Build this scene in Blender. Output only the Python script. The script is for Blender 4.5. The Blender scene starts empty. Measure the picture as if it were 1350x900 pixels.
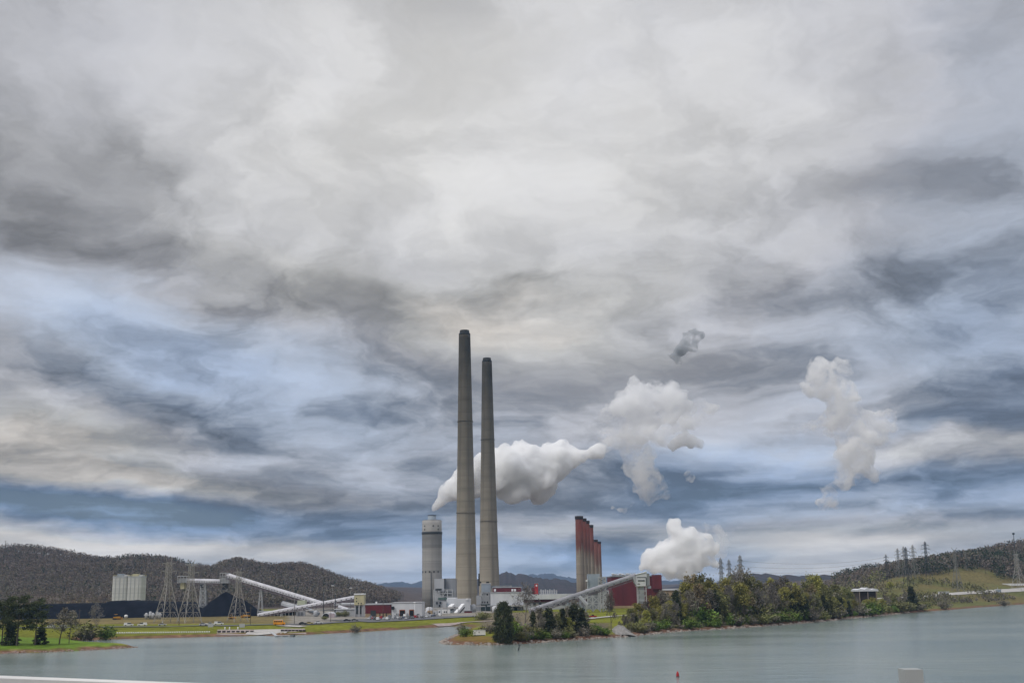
# Power station on a lake under a broken overcast, seen from a road bridge.
import bpy, bmesh, math, random
import numpy as np
from mathutils import Vector, Matrix, noise
R = math.radians
rnd = random.Random(7)
scene = bpy.context.scene
COL = scene.collection

# ------------------------------------------------------------------ camera
CAM_H = 22.0
FPX = 1550.0
PITCH = math.atan(326.0 / FPX)
ROLL = -0.0154
cam_d = bpy.data.cameras.new('camera')
cam = bpy.data.objects.new('camera', cam_d)
COL.objects.link(cam)
cam_d.sensor_width = 36.0
cam_d.lens = 36.0 * FPX / 1350.0
cam_d.clip_start = 0.05
cam_d.clip_end = 60000.0
CM = Matrix.Rotation(math.pi / 2 + PITCH, 3, 'X') @ Matrix.Rotation(ROLL, 3, 'Z')
cam.matrix_world = Matrix.Translation((0, 0, CAM_H)) @ CM.to_4x4()
scene.camera = cam
CAMP = Vector((0, 0, CAM_H))

def ray(u, v):
    return (CM @ Vector(((u - 675) / FPX, -(v - 450) / FPX, -1.0))).normalized()

def pos(u, v, Y):
    """world point seen at (u, v) whose ground distance along +Y is Y metres"""
    d = ray(u, v)
    return CAMP + d * (Y / d.y)

def on_z(u, v, z=0.0):
    d = ray(u, v)
    return CAMP + d * ((z - CAM_H) / d.z)

def mpp(Y):
    return Y / FPX * 1.02

# ------------------------------------------------------------------ scene settings
scene.render.engine = 'CYCLES'
cy = scene.cycles
cy.use_denoising = True
try:
    cy.denoiser = 'OPENIMAGEDENOISE'
except Exception:
    pass
cy.max_bounces = 26
cy.diffuse_bounces = 2
cy.glossy_bounces = 2
cy.transmission_bounces = 2
cy.volume_bounces = 24
cy.transparent_max_bounces = 64
cy.use_adaptive_sampling = True
cy.adaptive_threshold = 0.012
cy.volume_max_steps = 256
cy.caustics_reflective = False
cy.caustics_refractive = False
scene.view_settings.view_transform = 'Standard'
scene.view_settings.look = 'None'
scene.view_settings.gamma = 1.0
scene.view_settings.use_curve_mapping = False
scene.view_settings.exposure = 0.0
# ------------------------------------------------------------------ sky and sun
SUN_EL, SUN_AZ = R(48), R(-128)        # azimuth from +Y towards +X: behind the camera, to its left
world = bpy.data.worlds.new('World')
scene.world = world
world.use_nodes = True
wt = world.node_tree
for n in list(wt.nodes):
    wt.nodes.remove(n)
N = wt.nodes.new
def lk(a, b):
    wt.links.new(a, b)
def wmath(op, a, b=None, c=None, clamp=False):
    n = N('ShaderNodeMath'); n.operation = op; n.use_clamp = clamp
    for i, x in enumerate((a, b, c)):
        if x is None: continue
        if isinstance(x, (int, float)): n.inputs[i].default_value = x
        else: lk(x, n.inputs[i])
    return n.outputs[0]
def wrange(x, a, b, c, d, it='SMOOTHSTEP'):
    n = N('ShaderNodeMapRange'); n.interpolation_type = it
    lk(x, n.inputs[0])
    for i, q in enumerate((a, b, c, d)): n.inputs[i + 1].default_value = q
    return n.outputs[0]
def wnoise(vec, scale, detail, rough=0.55, dist=0.0):
    n = N('ShaderNodeTexNoise'); n.inputs['Scale'].default_value = scale
    n.inputs['Detail'].default_value = detail; n.inputs['Roughness'].default_value = rough
    n.inputs['Distortion'].default_value = dist
    lk(vec, n.inputs['Vector'])
    return n
def wcomb(x, y, z):
    n = N('ShaderNodeCombineXYZ')
    for i, q in enumerate((x, y, z)):
        if isinstance(q, (int, float)): n.inputs[i].default_value = q
        else: lk(q, n.inputs[i])
    return n.outputs[0]
def wvec(op, a, b=None, s=None):
    n = N('ShaderNodeVectorMath'); n.operation = op
    for i, x in enumerate((a, b)):
        if x is None: continue
        if isinstance(x, tuple): n.inputs[i].default_value = x
        else: lk(x, n.inputs[i])
    if s is not None: n.inputs['Scale'].default_value = s
    return n
tc = N('ShaderNodeTexCoord')
dirv = wvec('NORMALIZE', tc.outputs['Generated']).outputs[0]
sx = N('ShaderNodeSeparateXYZ'); lk(dirv, sx.inputs[0])
az = wmath('ARCTAN2', sx.outputs[0], sx.outputs[1])
el = wmath('ARCSINE', sx.outputs[2])
# cloud-layer coordinates: the direction cut by a level sheet overhead, so cells flatten towards the horizon
den = wmath('ADD', wmath('MAXIMUM', sx.outputs[2], 0.0), 0.10)
px_ = wmath('DIVIDE', sx.outputs[0], den)
py_ = wmath('DIVIDE', sx.outputs[1], den)
plane = wcomb(px_, wmath('MULTIPLY', py_, 0.62), 0.0)
# warp of the sky positions, so that the cloud masses get ragged edges
p0 = wcomb(az, wmath('MULTIPLY', el, 2.0), 0.3)
w1 = wnoise(p0, 5.0, 5.0, 0.6)
wv = wvec('SUBTRACT', w1.outputs['Color'], (0.5, 0.5, 0.5)).outputs[0]
calm = wrange(el, 0.0, 0.20, 0.28, 1.0)          # far cloud banks lie flat: little warp near the horizon
wv = wvec('MULTIPLY', wv, wcomb(0.24, wmath('MULTIPLY', calm, 0.11), 0.0)).outputs[0]
sp = wvec('ADD', wcomb(az, el, 0.0), wv).outputs[0]

def dir_ae(u, v):
    d = ray(u, v)
    return math.atan2(d.x, d.y), math.asin(d.z)

def mass(sp, u, v, ru, rv, ang, amp):
    """one cloud mass: its azimuth, elevation, size and tilt; amp added at its centre"""
    a, e = dir_ae(u, v)
    m = N('ShaderNodeMapping'); m.vector_type = 'TEXTURE'
    lk(sp, m.inputs['Vector'])
    m.inputs['Location'].default_value = (a, e, 0)
    m.inputs['Rotation'].default_value = (0, 0, R(-ang))
    m.inputs['Scale'].default_value = (ru / FPX, rv / FPX, 1)
    L = wvec('LENGTH', m.outputs[0]).outputs['Value']
    return wrange(L, 0.0, 1.9, amp, 0.0, 'SMOOTHERSTEP')

LUM = [  # u, v, half width, half height, tilt, amount
    (640, 170, 430, 210, 0, .20), (760, 280, 130, 60, 20, .05), (1010, 60, 330, 130, 0, .10), (300, 120, 300, 120, 0, .08),
    (700, 445, 110, 38, 0, .16), (600, 330, 160, 70, 10, .08), (830, 470, 120, 80, 0, .06),
    (120, 155, 75, 40, 38, -.15), (190, 235, 50, 14, 40, -.08), (50, 180, 60, 20, 35, -.05), (345, 165, 70, 20, 38, -.06),
    (30, 268, 110, 30, 20, -.07), (150, 320, 160, 40, 15, -.05),
    (290, 375, 200, 26, 14, -.07), (470, 398, 220, 26, 8, -.10), (690, 388, 110, 18, 4, -.24), (500, 380, 60, 16, 5, -.08),
    (150, 435, 110, 32, 20, .08), (20, 385, 90, 32, 25, .05), (300, 455, 160, 25, 18, .06), (20, 520, 70, 40, 30, .12),
    (60, 470, 90, 25, 20, -.10), (170, 520, 150, 34, 14, -.13), (270, 545, 110, 24, 22, -.10), (420, 480, 200, 35, 14, -.05),
    (120, 545, 60, 20, 10, .14), (280, 612, 60, 16, 5, .14), (30, 590, 90, 18, 4, .10), (60, 612, 150, 16, 6, -.12), (300, 640, 160, 16, 8, -.13),
    (150, 640, 240, 13, 4, .10), (80, 668, 240, 24, 5, -.14), (360, 690, 260, 20, 3, -.14), (440, 690, 70, 14, 2, -.08), (500, 645, 110, 16, 2, .05),
    (80, 718, 260, 14, 3, .26), (330, 725, 260, 12, 2, .18), (520, 742, 160, 10, 0, .16), (450, 722, 160, 10, 0, -.05), (560, 762, 90, 7, 0, .2),
    (560, 560, 170, 70, 10, -.05), (450, 580, 150, 20, 0, .04), (500, 660, 120, 20, 5, -.10), (640, 620, 120, 60, 0, -.06),
    (930, 365, 90, 20, 5, -.06), (1180, 365, 140, 24, -4, -.12), (1040, 400, 160, 20, 0, -.04), (1250, 220, 160, 40, 10, -.03), (1340, 300, 110, 260, 0, -.02),
    (960, 160, 60, 30, 20, -.05), (1060, 300, 170, 40, -10, .04), (1290, 310, 90, 40, -20, .04),
    (1250, 455, 130, 40, -8, -.12), (1060, 480, 220, 50, 0, -.06), (980, 560, 110, 60, 0, .05), (1290, 545, 120, 40, -5, -.10), (1260, 590, 120, 12, -2, .15), (1190, 585, 50, 14, 0, .08),
    (940, 620, 160, 26, 3, -.15), (1130, 640, 220, 22, -2, -.10), (1290, 635, 150, 14, -2, -.06), (840, 690, 160, 40, 0, -.14), (1090, 690, 200, 12, 2, -.04),
    (1000, 706, 140, 9, 3, .13), (1290, 665, 140, 10, -3, .12), (1200, 705, 200, 10, -3, .22), (1120, 725, 240, 8, -2, .18), (1250, 690, 160, 7, -4, -.08), (1100, 744, 240, 9, -1, .28), (700, 700, 130, 12, 0, .10), (720, 742, 120, 9, 0, .12), (700, 722, 120, 10, 0, -.04),
]
BLUE = [
    (40, 385, 180, 60, 20, .42), (180, 440, 180, 60, 15, .36), (330, 500, 280, 90, 14, .6), (80, 670, 230, 30, 5, 1.8), (320, 690, 260, 22, 3, .8), (470, 560, 220, 110, 10, .35),
    (560, 735, 110, 30, 0, 1.1), (500, 700, 90, 30, 0, .5), (720, 725, 110, 28, 0, 1.1), (830, 690, 130, 60, 0, .8), (930, 620, 160, 40, 0, .85), (1130, 640, 220, 60, 0, .75), (1300, 460, 240, 240, 0, .5), (1345, 180, 130, 330, 0, .5), (1150, 470, 200, 120, 0, .35),
    (870, 745, 120, 20, 0, 1.0), (1290, 645, 150, 30, 0, .5), (640, 180, 420, 210, 0, -.6), (700, 430, 160, 60, 0, -.5), (470, 390, 240, 40, 8, -.4), (150, 640, 260, 18, 4, -1.5), (30, 590, 170, 45, 0, -1.1), (80, 722, 340, 18, 2, -1.5), (380, 735, 220, 14, 2, -1.2), (1030, 703, 320, 16, 0, -1.4), (1180, 735, 260, 22, 0, -1.9), (700, 702, 130, 14, 0, -1.2), (1250, 592, 150, 18, 0, -1.3), (1120, 580, 60, 60, 0, -.6),
]
def total(items, acc0=None):
    acc = None
    q = sp
    for i, it in enumerate(items):
        if i % 4 == 0 and (acc or acc0):      # keeps the shader's evaluation in order (its stack is small)
            q = wvec('ADD', sp, wmath('MULTIPLY', acc or acc0, 1e-9)).outputs[0]
        m = mass(q, *it)
        acc = m if acc is None else wmath('ADD', acc, m)
    return acc
# height above the horizon, stretched so that distant lumps come out small and flat
ele = wmath('MULTIPLY', wmath('LOGARITHM', wmath('ADD', wmath('MAXIMUM', el, 0.0), 0.075), math.e), 0.62)
n1 = wnoise(plane, 1.15, 7.0, 0.58, 0.3)
n2 = wnoise(wvec('ADD', wcomb(az, ele, 5.0), wv).outputs[0], 12.0, 6.0, 0.58, 0.12)
n3 = wnoise(wvec('ADD', wcomb(az, ele, 2.0), wv).outputs[0], 6.5, 8.0, 0.56, 0.35)
f1 = wmath('MULTIPLY', wmath('SUBTRACT', n1.outputs[0], 0.5), wrange(el, 0.1, 0.42, 0.34, 0.20))
# smaller billows: rounded lumps with creases between them
f2 = wmath('MULTIPLY', wmath('SUBTRACT', wmath('ABSOLUTE', wmath('SUBTRACT', n2.outputs[0], 0.5)), 0.09), wrange(el, 0.08, 0.42, 0.66, 0.22))
# lumps with a defined edge: the noise is pushed apart about its middle
f3 = wmath('MULTIPLY', wmath('SUBTRACT', wrange(n3.outputs[0], 0.37, 0.63, 0.0, 1.0), 0.5), wrange(el, 0.1, 0.45, 0.29, 0.13))
fine = wmath('ADD', wmath('ADD', f1, f2), f3)
lum_m = total(LUM)
lum = wmath('ADD', wmath('ADD', lum_m, 0.435), fine)
lum = wmath('MAXIMUM', lum, 0.13)
# brighter overcast overhead and behind the camera, where the sun stands behind the cloud
up = wrange(el, 0.55, 1.2, 0.0, 0.95)
lum = wmath('ADD', lum, up)
blue = wmath('ADD', total(BLUE, lum_m), wmath('MULTIPLY', wmath('SUBTRACT', n1.outputs[0], 0.5), 1.2))
blue = wmath('ADD', blue, 0.12)
# the darkest low cloud is slate blue
blue = wmath('ADD', blue, wmath('MULTIPLY', wrange(lum, 0.16, 0.40, 1.0, 0.0), wrange(el, 0.16, 0.30, 0.40, 0.0)))
ramp = N('ShaderNodeValToRGB')
cr = ramp.color_ramp
cr.elements[0].position = 0.0; cr.elements[0].color = (1.075, 1.0, 0.915, 1)
cr.elements[1].position = 1.0; cr.elements[1].color = (0.58, 0.83, 1.32, 1)
e_ = cr.elements.new(0.14); e_.color = (1.012, 1.0, 0.982, 1)
e_ = cr.elements.new(0.38); e_.color = (0.972, 0.985, 1.065, 1)
e_ = cr.elements.new(0.64); e_.color = (0.84, 0.955, 1.17, 1)
lk(wmath('ADD', wmath('MULTIPLY', blue, 0.32), 0.30, clamp=True), ramp.inputs[0])
SKY_K = 0.1
cloud = wvec('SCALE', ramp.outputs[0])
lk(wmath('MULTIPLY', lum, 1.0 / SKY_K), cloud.inputs['Scale'])
nish = N('ShaderNodeTexSky'); nish.sky_type = 'NISHITA'
nish.sun_disc = False
nish.sun_elevation = SUN_EL
nish.sun_rotation = SUN_AZ
nish.air_density = 1.0; nish.dust_density = 1.0
# thin places in the cloud let a little of the clear sky through
thin = wrange(blue, 1.3, 3.0, 0.0, 0.2)
mixs = N('ShaderNodeMix'); mixs.data_type = 'RGBA'
lk(thin, mixs.inputs[0]); lk(cloud.outputs[0], mixs.inputs[6])
lk(nish.outputs[0], mixs.inputs[7])
bg = N('ShaderNodeBackground'); bg.inputs['Strength'].default_value = SKY_K
lk(mixs.outputs[2], bg.inputs['Color'])
wo = N('ShaderNodeOutputWorld'); lk(bg.outputs[0], wo.inputs['Surface'])
world.cycles.sampling_method = 'MANUAL'
world.cycles.sample_map_resolution = 512

sun_d = bpy.data.lights.new('sun', 'SUN')
sun_d.energy = 1.5
sun_d.angle = R(14)
sun_d.color = (1.0, 0.96, 0.90)
sun = bpy.data.objects.new('sun', sun_d)
COL.objects.link(sun)
sd = Vector((math.sin(SUN_AZ) * math.cos(SUN_EL), math.cos(SUN_AZ) * math.cos(SUN_EL), math.sin(SUN_EL)))
sun.rotation_euler = sd.to_track_quat('Z', 'Y').to_euler()
# ------------------------------------------------------------------ materials
def pmat(name, c1, c2=None, scale=1.0, rough=0.85, metal=0.0, stretch=(1, 1, 1), detail=4.0, bump=0.0, rand=0.0,
         c3=None, spec=0.3, lo=0.35, hi=0.65):
    """Principled surface whose own colour wanders between c1 and c2 (and a finer fleck c3) with noise in object space"""
    m = bpy.data.materials.new(name); m.use_nodes = True
    t = m.node_tree; b = t.nodes['Principled BSDF']
    b.inputs['Roughness'].default_value = rough
    b.inputs['Metallic'].default_value = metal
    b.inputs['Specular IOR Level'].default_value = spec
    c2 = c2 or tuple(x * 0.8 for x in c1)
    tcn = t.nodes.new('ShaderNodeTexCoord')
    mp = t.nodes.new('ShaderNodeMapping'); mp.inputs['Scale'].default_value = stretch
    t.links.new(tcn.outputs['Object'], mp.inputs[0])
    nz = t.nodes.new('ShaderNodeTexNoise'); nz.inputs['Scale'].default_value = scale; nz.inputs['Detail'].default_value = detail
    t.links.new(mp.outputs[0], nz.inputs['Vector'])
    r = t.nodes.new('ShaderNodeValToRGB')
    r.color_ramp.elements[0].position = lo; r.color_ramp.elements[0].color = (*c1, 1)
    r.color_ramp.elements[1].position = hi; r.color_ramp.elements[1].color = (*c2, 1)
    t.links.new(nz.outputs[0], r.inputs[0])
    out = r.outputs[0]
    if c3:
        n2 = t.nodes.new('ShaderNodeTexNoise'); n2.inputs['Scale'].default_value = scale * 7; n2.inputs['Detail'].default_value = 3
        t.links.new(mp.outputs[0], n2.inputs['Vector'])
        r2 = t.nodes.new('ShaderNodeMapRange'); r2.inputs[1].default_value = 0.55; r2.inputs[2].default_value = 0.72
        t.links.new(n2.outputs[0], r2.inputs[0])
        mx = t.nodes.new('ShaderNodeMix'); mx.data_type = 'RGBA'
        t.links.new(r2.outputs[0], mx.inputs[0]); t.links.new(out, mx.inputs[6]); mx.inputs[7].default_value = (*c3, 1)
        out = mx.outputs[2]
    if rand:
        oi = t.nodes.new('ShaderNodeObjectInfo')
        hs = t.nodes.new('ShaderNodeHueSaturation')
        v = t.nodes.new('ShaderNodeMapRange'); v.inputs[3].default_value = 1 - rand; v.inputs[4].default_value = 1 + rand
        h = t.nodes.new('ShaderNodeMapRange'); h.inputs[3].default_value = 0.5 - rand * 0.05; h.inputs[4].default_value = 0.5 + rand * 0.05
        t.links.new(oi.outputs['Random'], v.inputs[0]); t.links.new(oi.outputs['Random'], h.inputs[0])
        t.links.new(v.outputs[0], hs.inputs['Value']); t.links.new(h.outputs[0], hs.inputs['Hue'])
        t.links.new(out, hs.inputs['Color']); out = hs.outputs[0]
    t.links.new(out, b.inputs['Base Color'])
    if bump:
        bp = t.nodes.new('ShaderNodeBump'); bp.inputs['Strength'].default_value = bump; bp.inputs['Distance'].default_value = 0.3
        t.links.new(nz.outputs[0], bp.inputs['Height']); t.links.new(bp.outputs[0], b.inputs['Normal'])
    return m

M = {}
M['white_panel'] = pmat('white_panel', (.66, .67, .69), (.50, .51, .54), .12, .6, stretch=(1, 1, .25), detail=6)
M['white_paint'] = pmat('white_paint', (.80, .80, .80), (.68, .68, .69), .3, .5)
M['grey_panel'] = pmat('grey_panel', (.30, .31, .33), (.22, .23, .25), .1, .6, stretch=(3, 3, .3), detail=6)
M['pale_grey'] = pmat('pale_grey', (.46, .47, .49), (.36, .37, .39), .15, .6, stretch=(1, 1, .3), detail=5)
M['blue_grey'] = pmat('blue_grey', (.33, .38, .43), (.26, .30, .35), .15, .6)
M['maroon'] = pmat('maroon', (.150, .022, .028), (.105, .018, .024), .12, .6, stretch=(2, 2, .4), detail=6)
M['bright_red'] = pmat('bright_red', (.42, .03, .03), (.30, .025, .025), .3, .6)
M['tan_panel'] = pmat('tan_panel', (.55, .50, .30), (.45, .42, .27), .3, .7)
M['tan_base'] = pmat('tan_base', (.42, .30, .18), (.33, .24, .15), .3, .8)
M['dark_void'] = pmat('dark_void', (.012, .013, .015), (.02, .02, .022), .5, .9)
M['steel'] = pmat('steel', (.33, .34, .35), (.24, .25, .26), .2, .55)
M['pale_steel'] = pmat('pale_steel', (.50, .51, .52), (.38, .39, .40), .2, .5)
M['galv'] = pmat('galv', (.25, .245, .23), (.18, .175, .165), .3, .6)
M['rust_galv'] = pmat('rust_galv', (.30, .26, .22), (.20, .16, .13), .3, .7)
M['tower_pale'] = pmat('tower_pale', (.42, .40, .37), (.33, .31, .28), .3, .6)
M['conveyor_grey'] = pmat('conveyor_grey', (.34, .34, .36), (.25, .25, .27), .2, .6, detail=6, c3=(.20, .19, .20))
M['dark_steel'] = pmat('dark_steel', (.05, .055, .06), (.035, .04, .045), .3, .6)
M['gallery'] = pmat('gallery', (.62, .62, .65), (.46, .45, .49), .25, .45, stretch=(1, 1, 1), detail=5)
M['gallery_under'] = pmat('gallery_under', (.24, .20, .22), (.16, .13, .15), .3, .8)
M['silo_concrete'] = pmat('silo_concrete', (.55, .55, .54), (.45, .45, .44), .09, .85, stretch=(1.5, 1.5, .35), detail=7, c3=(.34, .34, .33))
M['coal'] = pmat('coal', (.007, .008, .013), (.012, .013, .020), .15, .95, detail=6, bump=.6, spec=.04)
M['rock'] = pmat('rock', (.36, .31, .27), (.22, .18, .15), .6, .9, c3=(.46, .42, .38))
M['gravel_heap'] = pmat('gravel_heap', (.28, .27, .255), (.19, .18, .17), .5, .95, c3=(.40, .38, .36), bump=.5)
M['asphalt'] = pmat('asphalt', (.14, .14, .145), (.10, .10, .105), .2, .9)
M['concrete_road'] = pmat('concrete_road', (.48, .46, .43), (.38, .36, .34), .15, .9, c3=(.30, .29, .28))
M['pink_stone'] = pmat('pink_stone', (.38, .31, .29), (.27, .22, .20), .5, .9, c3=(.46, .41, .39))
M['yellow_machine'] = pmat('yellow_machine', (.60, .30, .03), (.50, .24, .03), .8, .5)
M['orange_bus'] = pmat('orange_bus', (.80, .33, .02), (.72, .29, .02), .8, .4)
M['rubber'] = pmat('rubber', (.02, .02, .02), (.03, .03, .03), 2, .9)
M['car_glass'] = pmat('car_glass', (.02, .025, .03), (.03, .035, .04), 1, .15, spec=.6)
M['window_glass'] = pmat('window_glass', (.025, .03, .035), (.04, .045, .05), .5, .2, spec=.5)
M['bark'] = pmat('bark', (.13, .11, .09), (.08, .065, .055), 1.2, .95, stretch=(2, 2, .4))
M['pale_bark'] = pmat('pale_bark', (.24, .21, .18), (.16, .14, .12), 1.2, .95, stretch=(2, 2, .4))
M['buoy_red'] = pmat('buoy_red', (.42, .015, .02), (.33, .012, .015), 2, .5)
M['beige_rail'] = pmat('beige_rail', (.70, .69, .66), (.60, .59, .57), 3, .5)
M['wire'] = pmat('wire', (.07, .07, .075), (.06, .06, .065), 1, .6)
M['sand'] = pmat('sand', (.42, .31, .17), (.33, .24, .13), .1, .95)
FOL = {
    'olive': pmat('olive_leaves', (.215, .215, .075), (.145, .143, .06), .35, .9, rand=.30),
    'yellow': pmat('yellow_green_leaves', (.32, .30, .07), (.22, .21, .065), .35, .9, rand=.25),
    'bud': pmat('brown_buds', (.24, .215, .165), (.165, .148, .12), .35, .95, rand=.30),
    'grey': pmat('grey_twigs', (.26, .235, .21), (.17, .155, .14), .35, .95, rand=.25),
    'orange': pmat('orange_buds', (.25, .185, .10), (.17, .135, .08), .35, .95, rand=.25),
    'ever': pmat('evergreen_needles', (.068, .075, .034), (.040, .046, .024), .4, .9, rand=.25),
    'pine': pmat('pine_needles', (.090, .105, .042), (.052, .062, .030), .5, .9, rand=.2),
    'shrub': pmat('bright_leaves', (.15, .22, .035), (.08, .12, .03), .5, .9, rand=.25),
}

# ------------------------------------------------------------------ mesh builder and scene helpers
class MB:
    def __init__(self):
        self.v = []; self.f = []
    def add(self, vs, fs):
        n = len(self.v)
        self.v.extend(tuple(p) for p in vs)
        self.f.extend(tuple(i + n for i in f) for f in fs)
        return self
    def box(self, x0, x1, y0, y1, z0, z1):
        return self.add([(x0, y0, z0), (x1, y0, z0), (x1, y1, z0), (x0, y1, z0), (x0, y0, z1), (x1, y0, z1), (x1, y1, z1), (x0, y1, z1)],
                        [(3, 2, 1, 0), (4, 5, 6, 7), (0, 1, 5, 4), (1, 2, 6, 5), (2, 3, 7, 6), (3, 0, 4, 7)])
    def prism(self, prof, y0, y1):
        """profile in (x, z), anticlockwise seen from -y, extruded from y0 to y1"""
        n = len(prof)
        vs = [(x, y0, z) for x, z in prof] + [(x, y1, z) for x, z in prof]
        fs = [tuple(range(n)), tuple(range(2 * n - 1, n - 1, -1))]
        fs += [((i + 1) % n, i, i + n, (i + 1) % n + n) for i in range(n)]
        return self.add(vs, fs)
    def beam(self, p0, p1, w, h=None, up=(0, 0, 1)):
        p0, p1 = Vector(p0), Vector(p1); h = h or w
        d = (p1 - p0).normalized(); u = Vector(up)
        if abs(d.dot(u)) > .98: u = Vector((0, 1, 0))
        s = d.cross(u).normalized(); u = s.cross(d)
        vs = []
        for p in (p0, p1):
            for a, b in ((-1, -1), (1, -1), (1, 1), (-1, 1)):
                vs.append(p + s * (a * w / 2) + u * (b * h / 2))
        return self.add(vs, [(0, 1, 2, 3), (7, 6, 5, 4), (1, 0, 4, 5), (2, 1, 5, 6), (3, 2, 6, 7), (0, 3, 7, 4)])
    def tube(self, p0, p1, r0, r1=None, n=6, cap=True):
        p0, p1 = Vector(p0), Vector(p1); r1 = r0 if r1 is None else r1
        d = (p1 - p0).normalized()
        u = Vector((0, 0, 1)) if abs(d.z) < .9 else Vector((1, 0, 0))
        a = d.cross(u).normalized(); b = d.cross(a)
        vs = []
        for p, r in ((p0, r0), (p1, r1)):
            for i in range(n):
                t = 2 * math.pi * i / n
                vs.append(p + a * (math.cos(t) * r) + b * (math.sin(t) * r))
        fs = [(i, (i + 1) % n, (i + 1) % n + n, i + n) for i in range(n)]
        if cap: fs += [tuple(range(n - 1, -1, -1)), tuple(range(n, 2 * n))]
        return self.add(vs, fs)
    def lathe(self, prof, n=32, c=(0, 0, 0), caps=True):
        """prof: (radius, z) from the bottom up"""
        vs = []
        for r, z in prof:
            for i in range(n):
                t = 2 * math.pi * i / n
                vs.append((c[0] + r * math.cos(t), c[1] + r * math.sin(t), c[2] + z))
        fs = []
        for k in range(len(prof) - 1):
            for i in range(n):
                j = (i + 1) % n
                fs.append((k * n + i, k * n + j, (k + 1) * n + j, (k + 1) * n + i))
        if caps:
            fs.append(tuple(range(n - 1, -1, -1)))
            m = (len(prof) - 1) * n
            fs.append(tuple(range(m, m + n)))
        return self.add(vs, fs)
    def build(self, name, mat, parent=None, smooth=False, origin=None):
        o = origin if origin is not None else ((0, 0, 0))
        me = bpy.data.meshes.new(name)
        me.from_pydata([(a - o[0], b - o[1], c - o[2]) for a, b, c in self.v], [], self.f)
        me.validate(); me.update()
        if mat: me.materials.append(mat)
        if smooth:
            me.polygons.foreach_set('use_smooth', [True] * len(me.polygons))
        ob = bpy.data.objects.new(name, me)
        COL.objects.link(ob)
        if parent is not None: ob.parent = parent
        return ob

def np_mesh(name, verts, quads, mat, parent=None):
    """fast mesh from arrays: verts (n, 3), quads (m, 4)"""
    me = bpy.data.meshes.new(name)
    verts = np.asarray(verts, np.float32); quads = np.asarray(quads, np.int32)
    me.vertices.add(len(verts)); me.vertices.foreach_set('co', verts.ravel())
    k = quads.shape[1]
    me.loops.add(quads.size); me.loops.foreach_set('vertex_index', quads.ravel())
    me.polygons.add(len(quads))
    me.polygons.foreach_set('loop_start', np.arange(0, quads.size, k, dtype=np.int32))
    me.polygons.foreach_set('loop_total', np.full(len(quads), k, np.int32))
    me.update(calc_edges=True)
    if mat: me.materials.append(mat)
    ob = bpy.data.objects.new(name, me); COL.objects.link(ob)
    if parent is not None: ob.parent = parent
    return ob

def tag(o, label, cat, group=None):
    o['label'] = label; o['category'] = cat
    if group: o['group'] = group
    return o
def thing(name, label, cat, loc=(0, 0, 0), group=None, rz=0.0):
    o = bpy.data.objects.new(name, None); COL.objects.link(o)
    o.empty_display_size = 1.0
    o.location = loc; o.rotation_euler = (0, 0, rz)
    return tag(o, label, cat, group)
def setting(o, kind='structure'):
    o['kind'] = kind
    return o
def dup(root, loc, label, group=None, rz=0.0, scale=1.0):
    r = root.copy(); COL.objects.link(r)
    r.location = loc; r.rotation_euler = (0, 0, rz); r.scale = (scale,) * 3 if isinstance(scale, (int, float)) else scale
    r['label'] = label
    if group: r['group'] = group
    for ch in list(root.children):
        c = ch.copy(); COL.objects.link(c); c.parent = r
        for g in list(ch.children):
            d = g.copy(); COL.objects.link(d); d.parent = c
    return r

def hor(u):
    return 776 + (675 - u) * 0.0154
def ss(t):
    t = np.clip(t, 0, 1); return t * t * (3 - 2 * t)
# ------------------------------------------------------------------ ground, water, hills
SHORE_PX = [(-420, 866), (-150, 862), (0, 861), (60, 859.5), (110, 857), (150, 854.8), (182, 852.6), (172, 851), (150, 850), (125, 848.5), (108, 846.5), (101, 844.4), (112, 842.9),
            (150, 842.0), (210, 840.6), (300, 838.2), (345, 837.2), (370, 837.5), (430, 834.8), (500, 831), (550, 828), (590, 825.5), (612, 824.6), (622, 826.5),
            (612, 831), (603, 836), (590, 842), (581, 846.5), (589, 849), (620, 849.6), (650, 850), (700, 847.6), (760, 843.4), (800, 840.6), (825, 839), (850, 836.5), (900, 831.8),
            (950, 829), (1000, 825.6), (1050, 822), (1100, 817.4), (1150, 812.5), (1200, 807.4), (1250, 803.5), (1300, 799.6), (1350, 796), (1450, 789.5), (1600, 781.5)]
shore = [on_z(u, v, 0.0) for u, v in SHORE_PX]
SHORE = np.array([(p.x, p.y) for p in shore] + [(4000, 1600), (4000, 30000), (-16000, 30000), (-16000, 420)], float)

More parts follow.
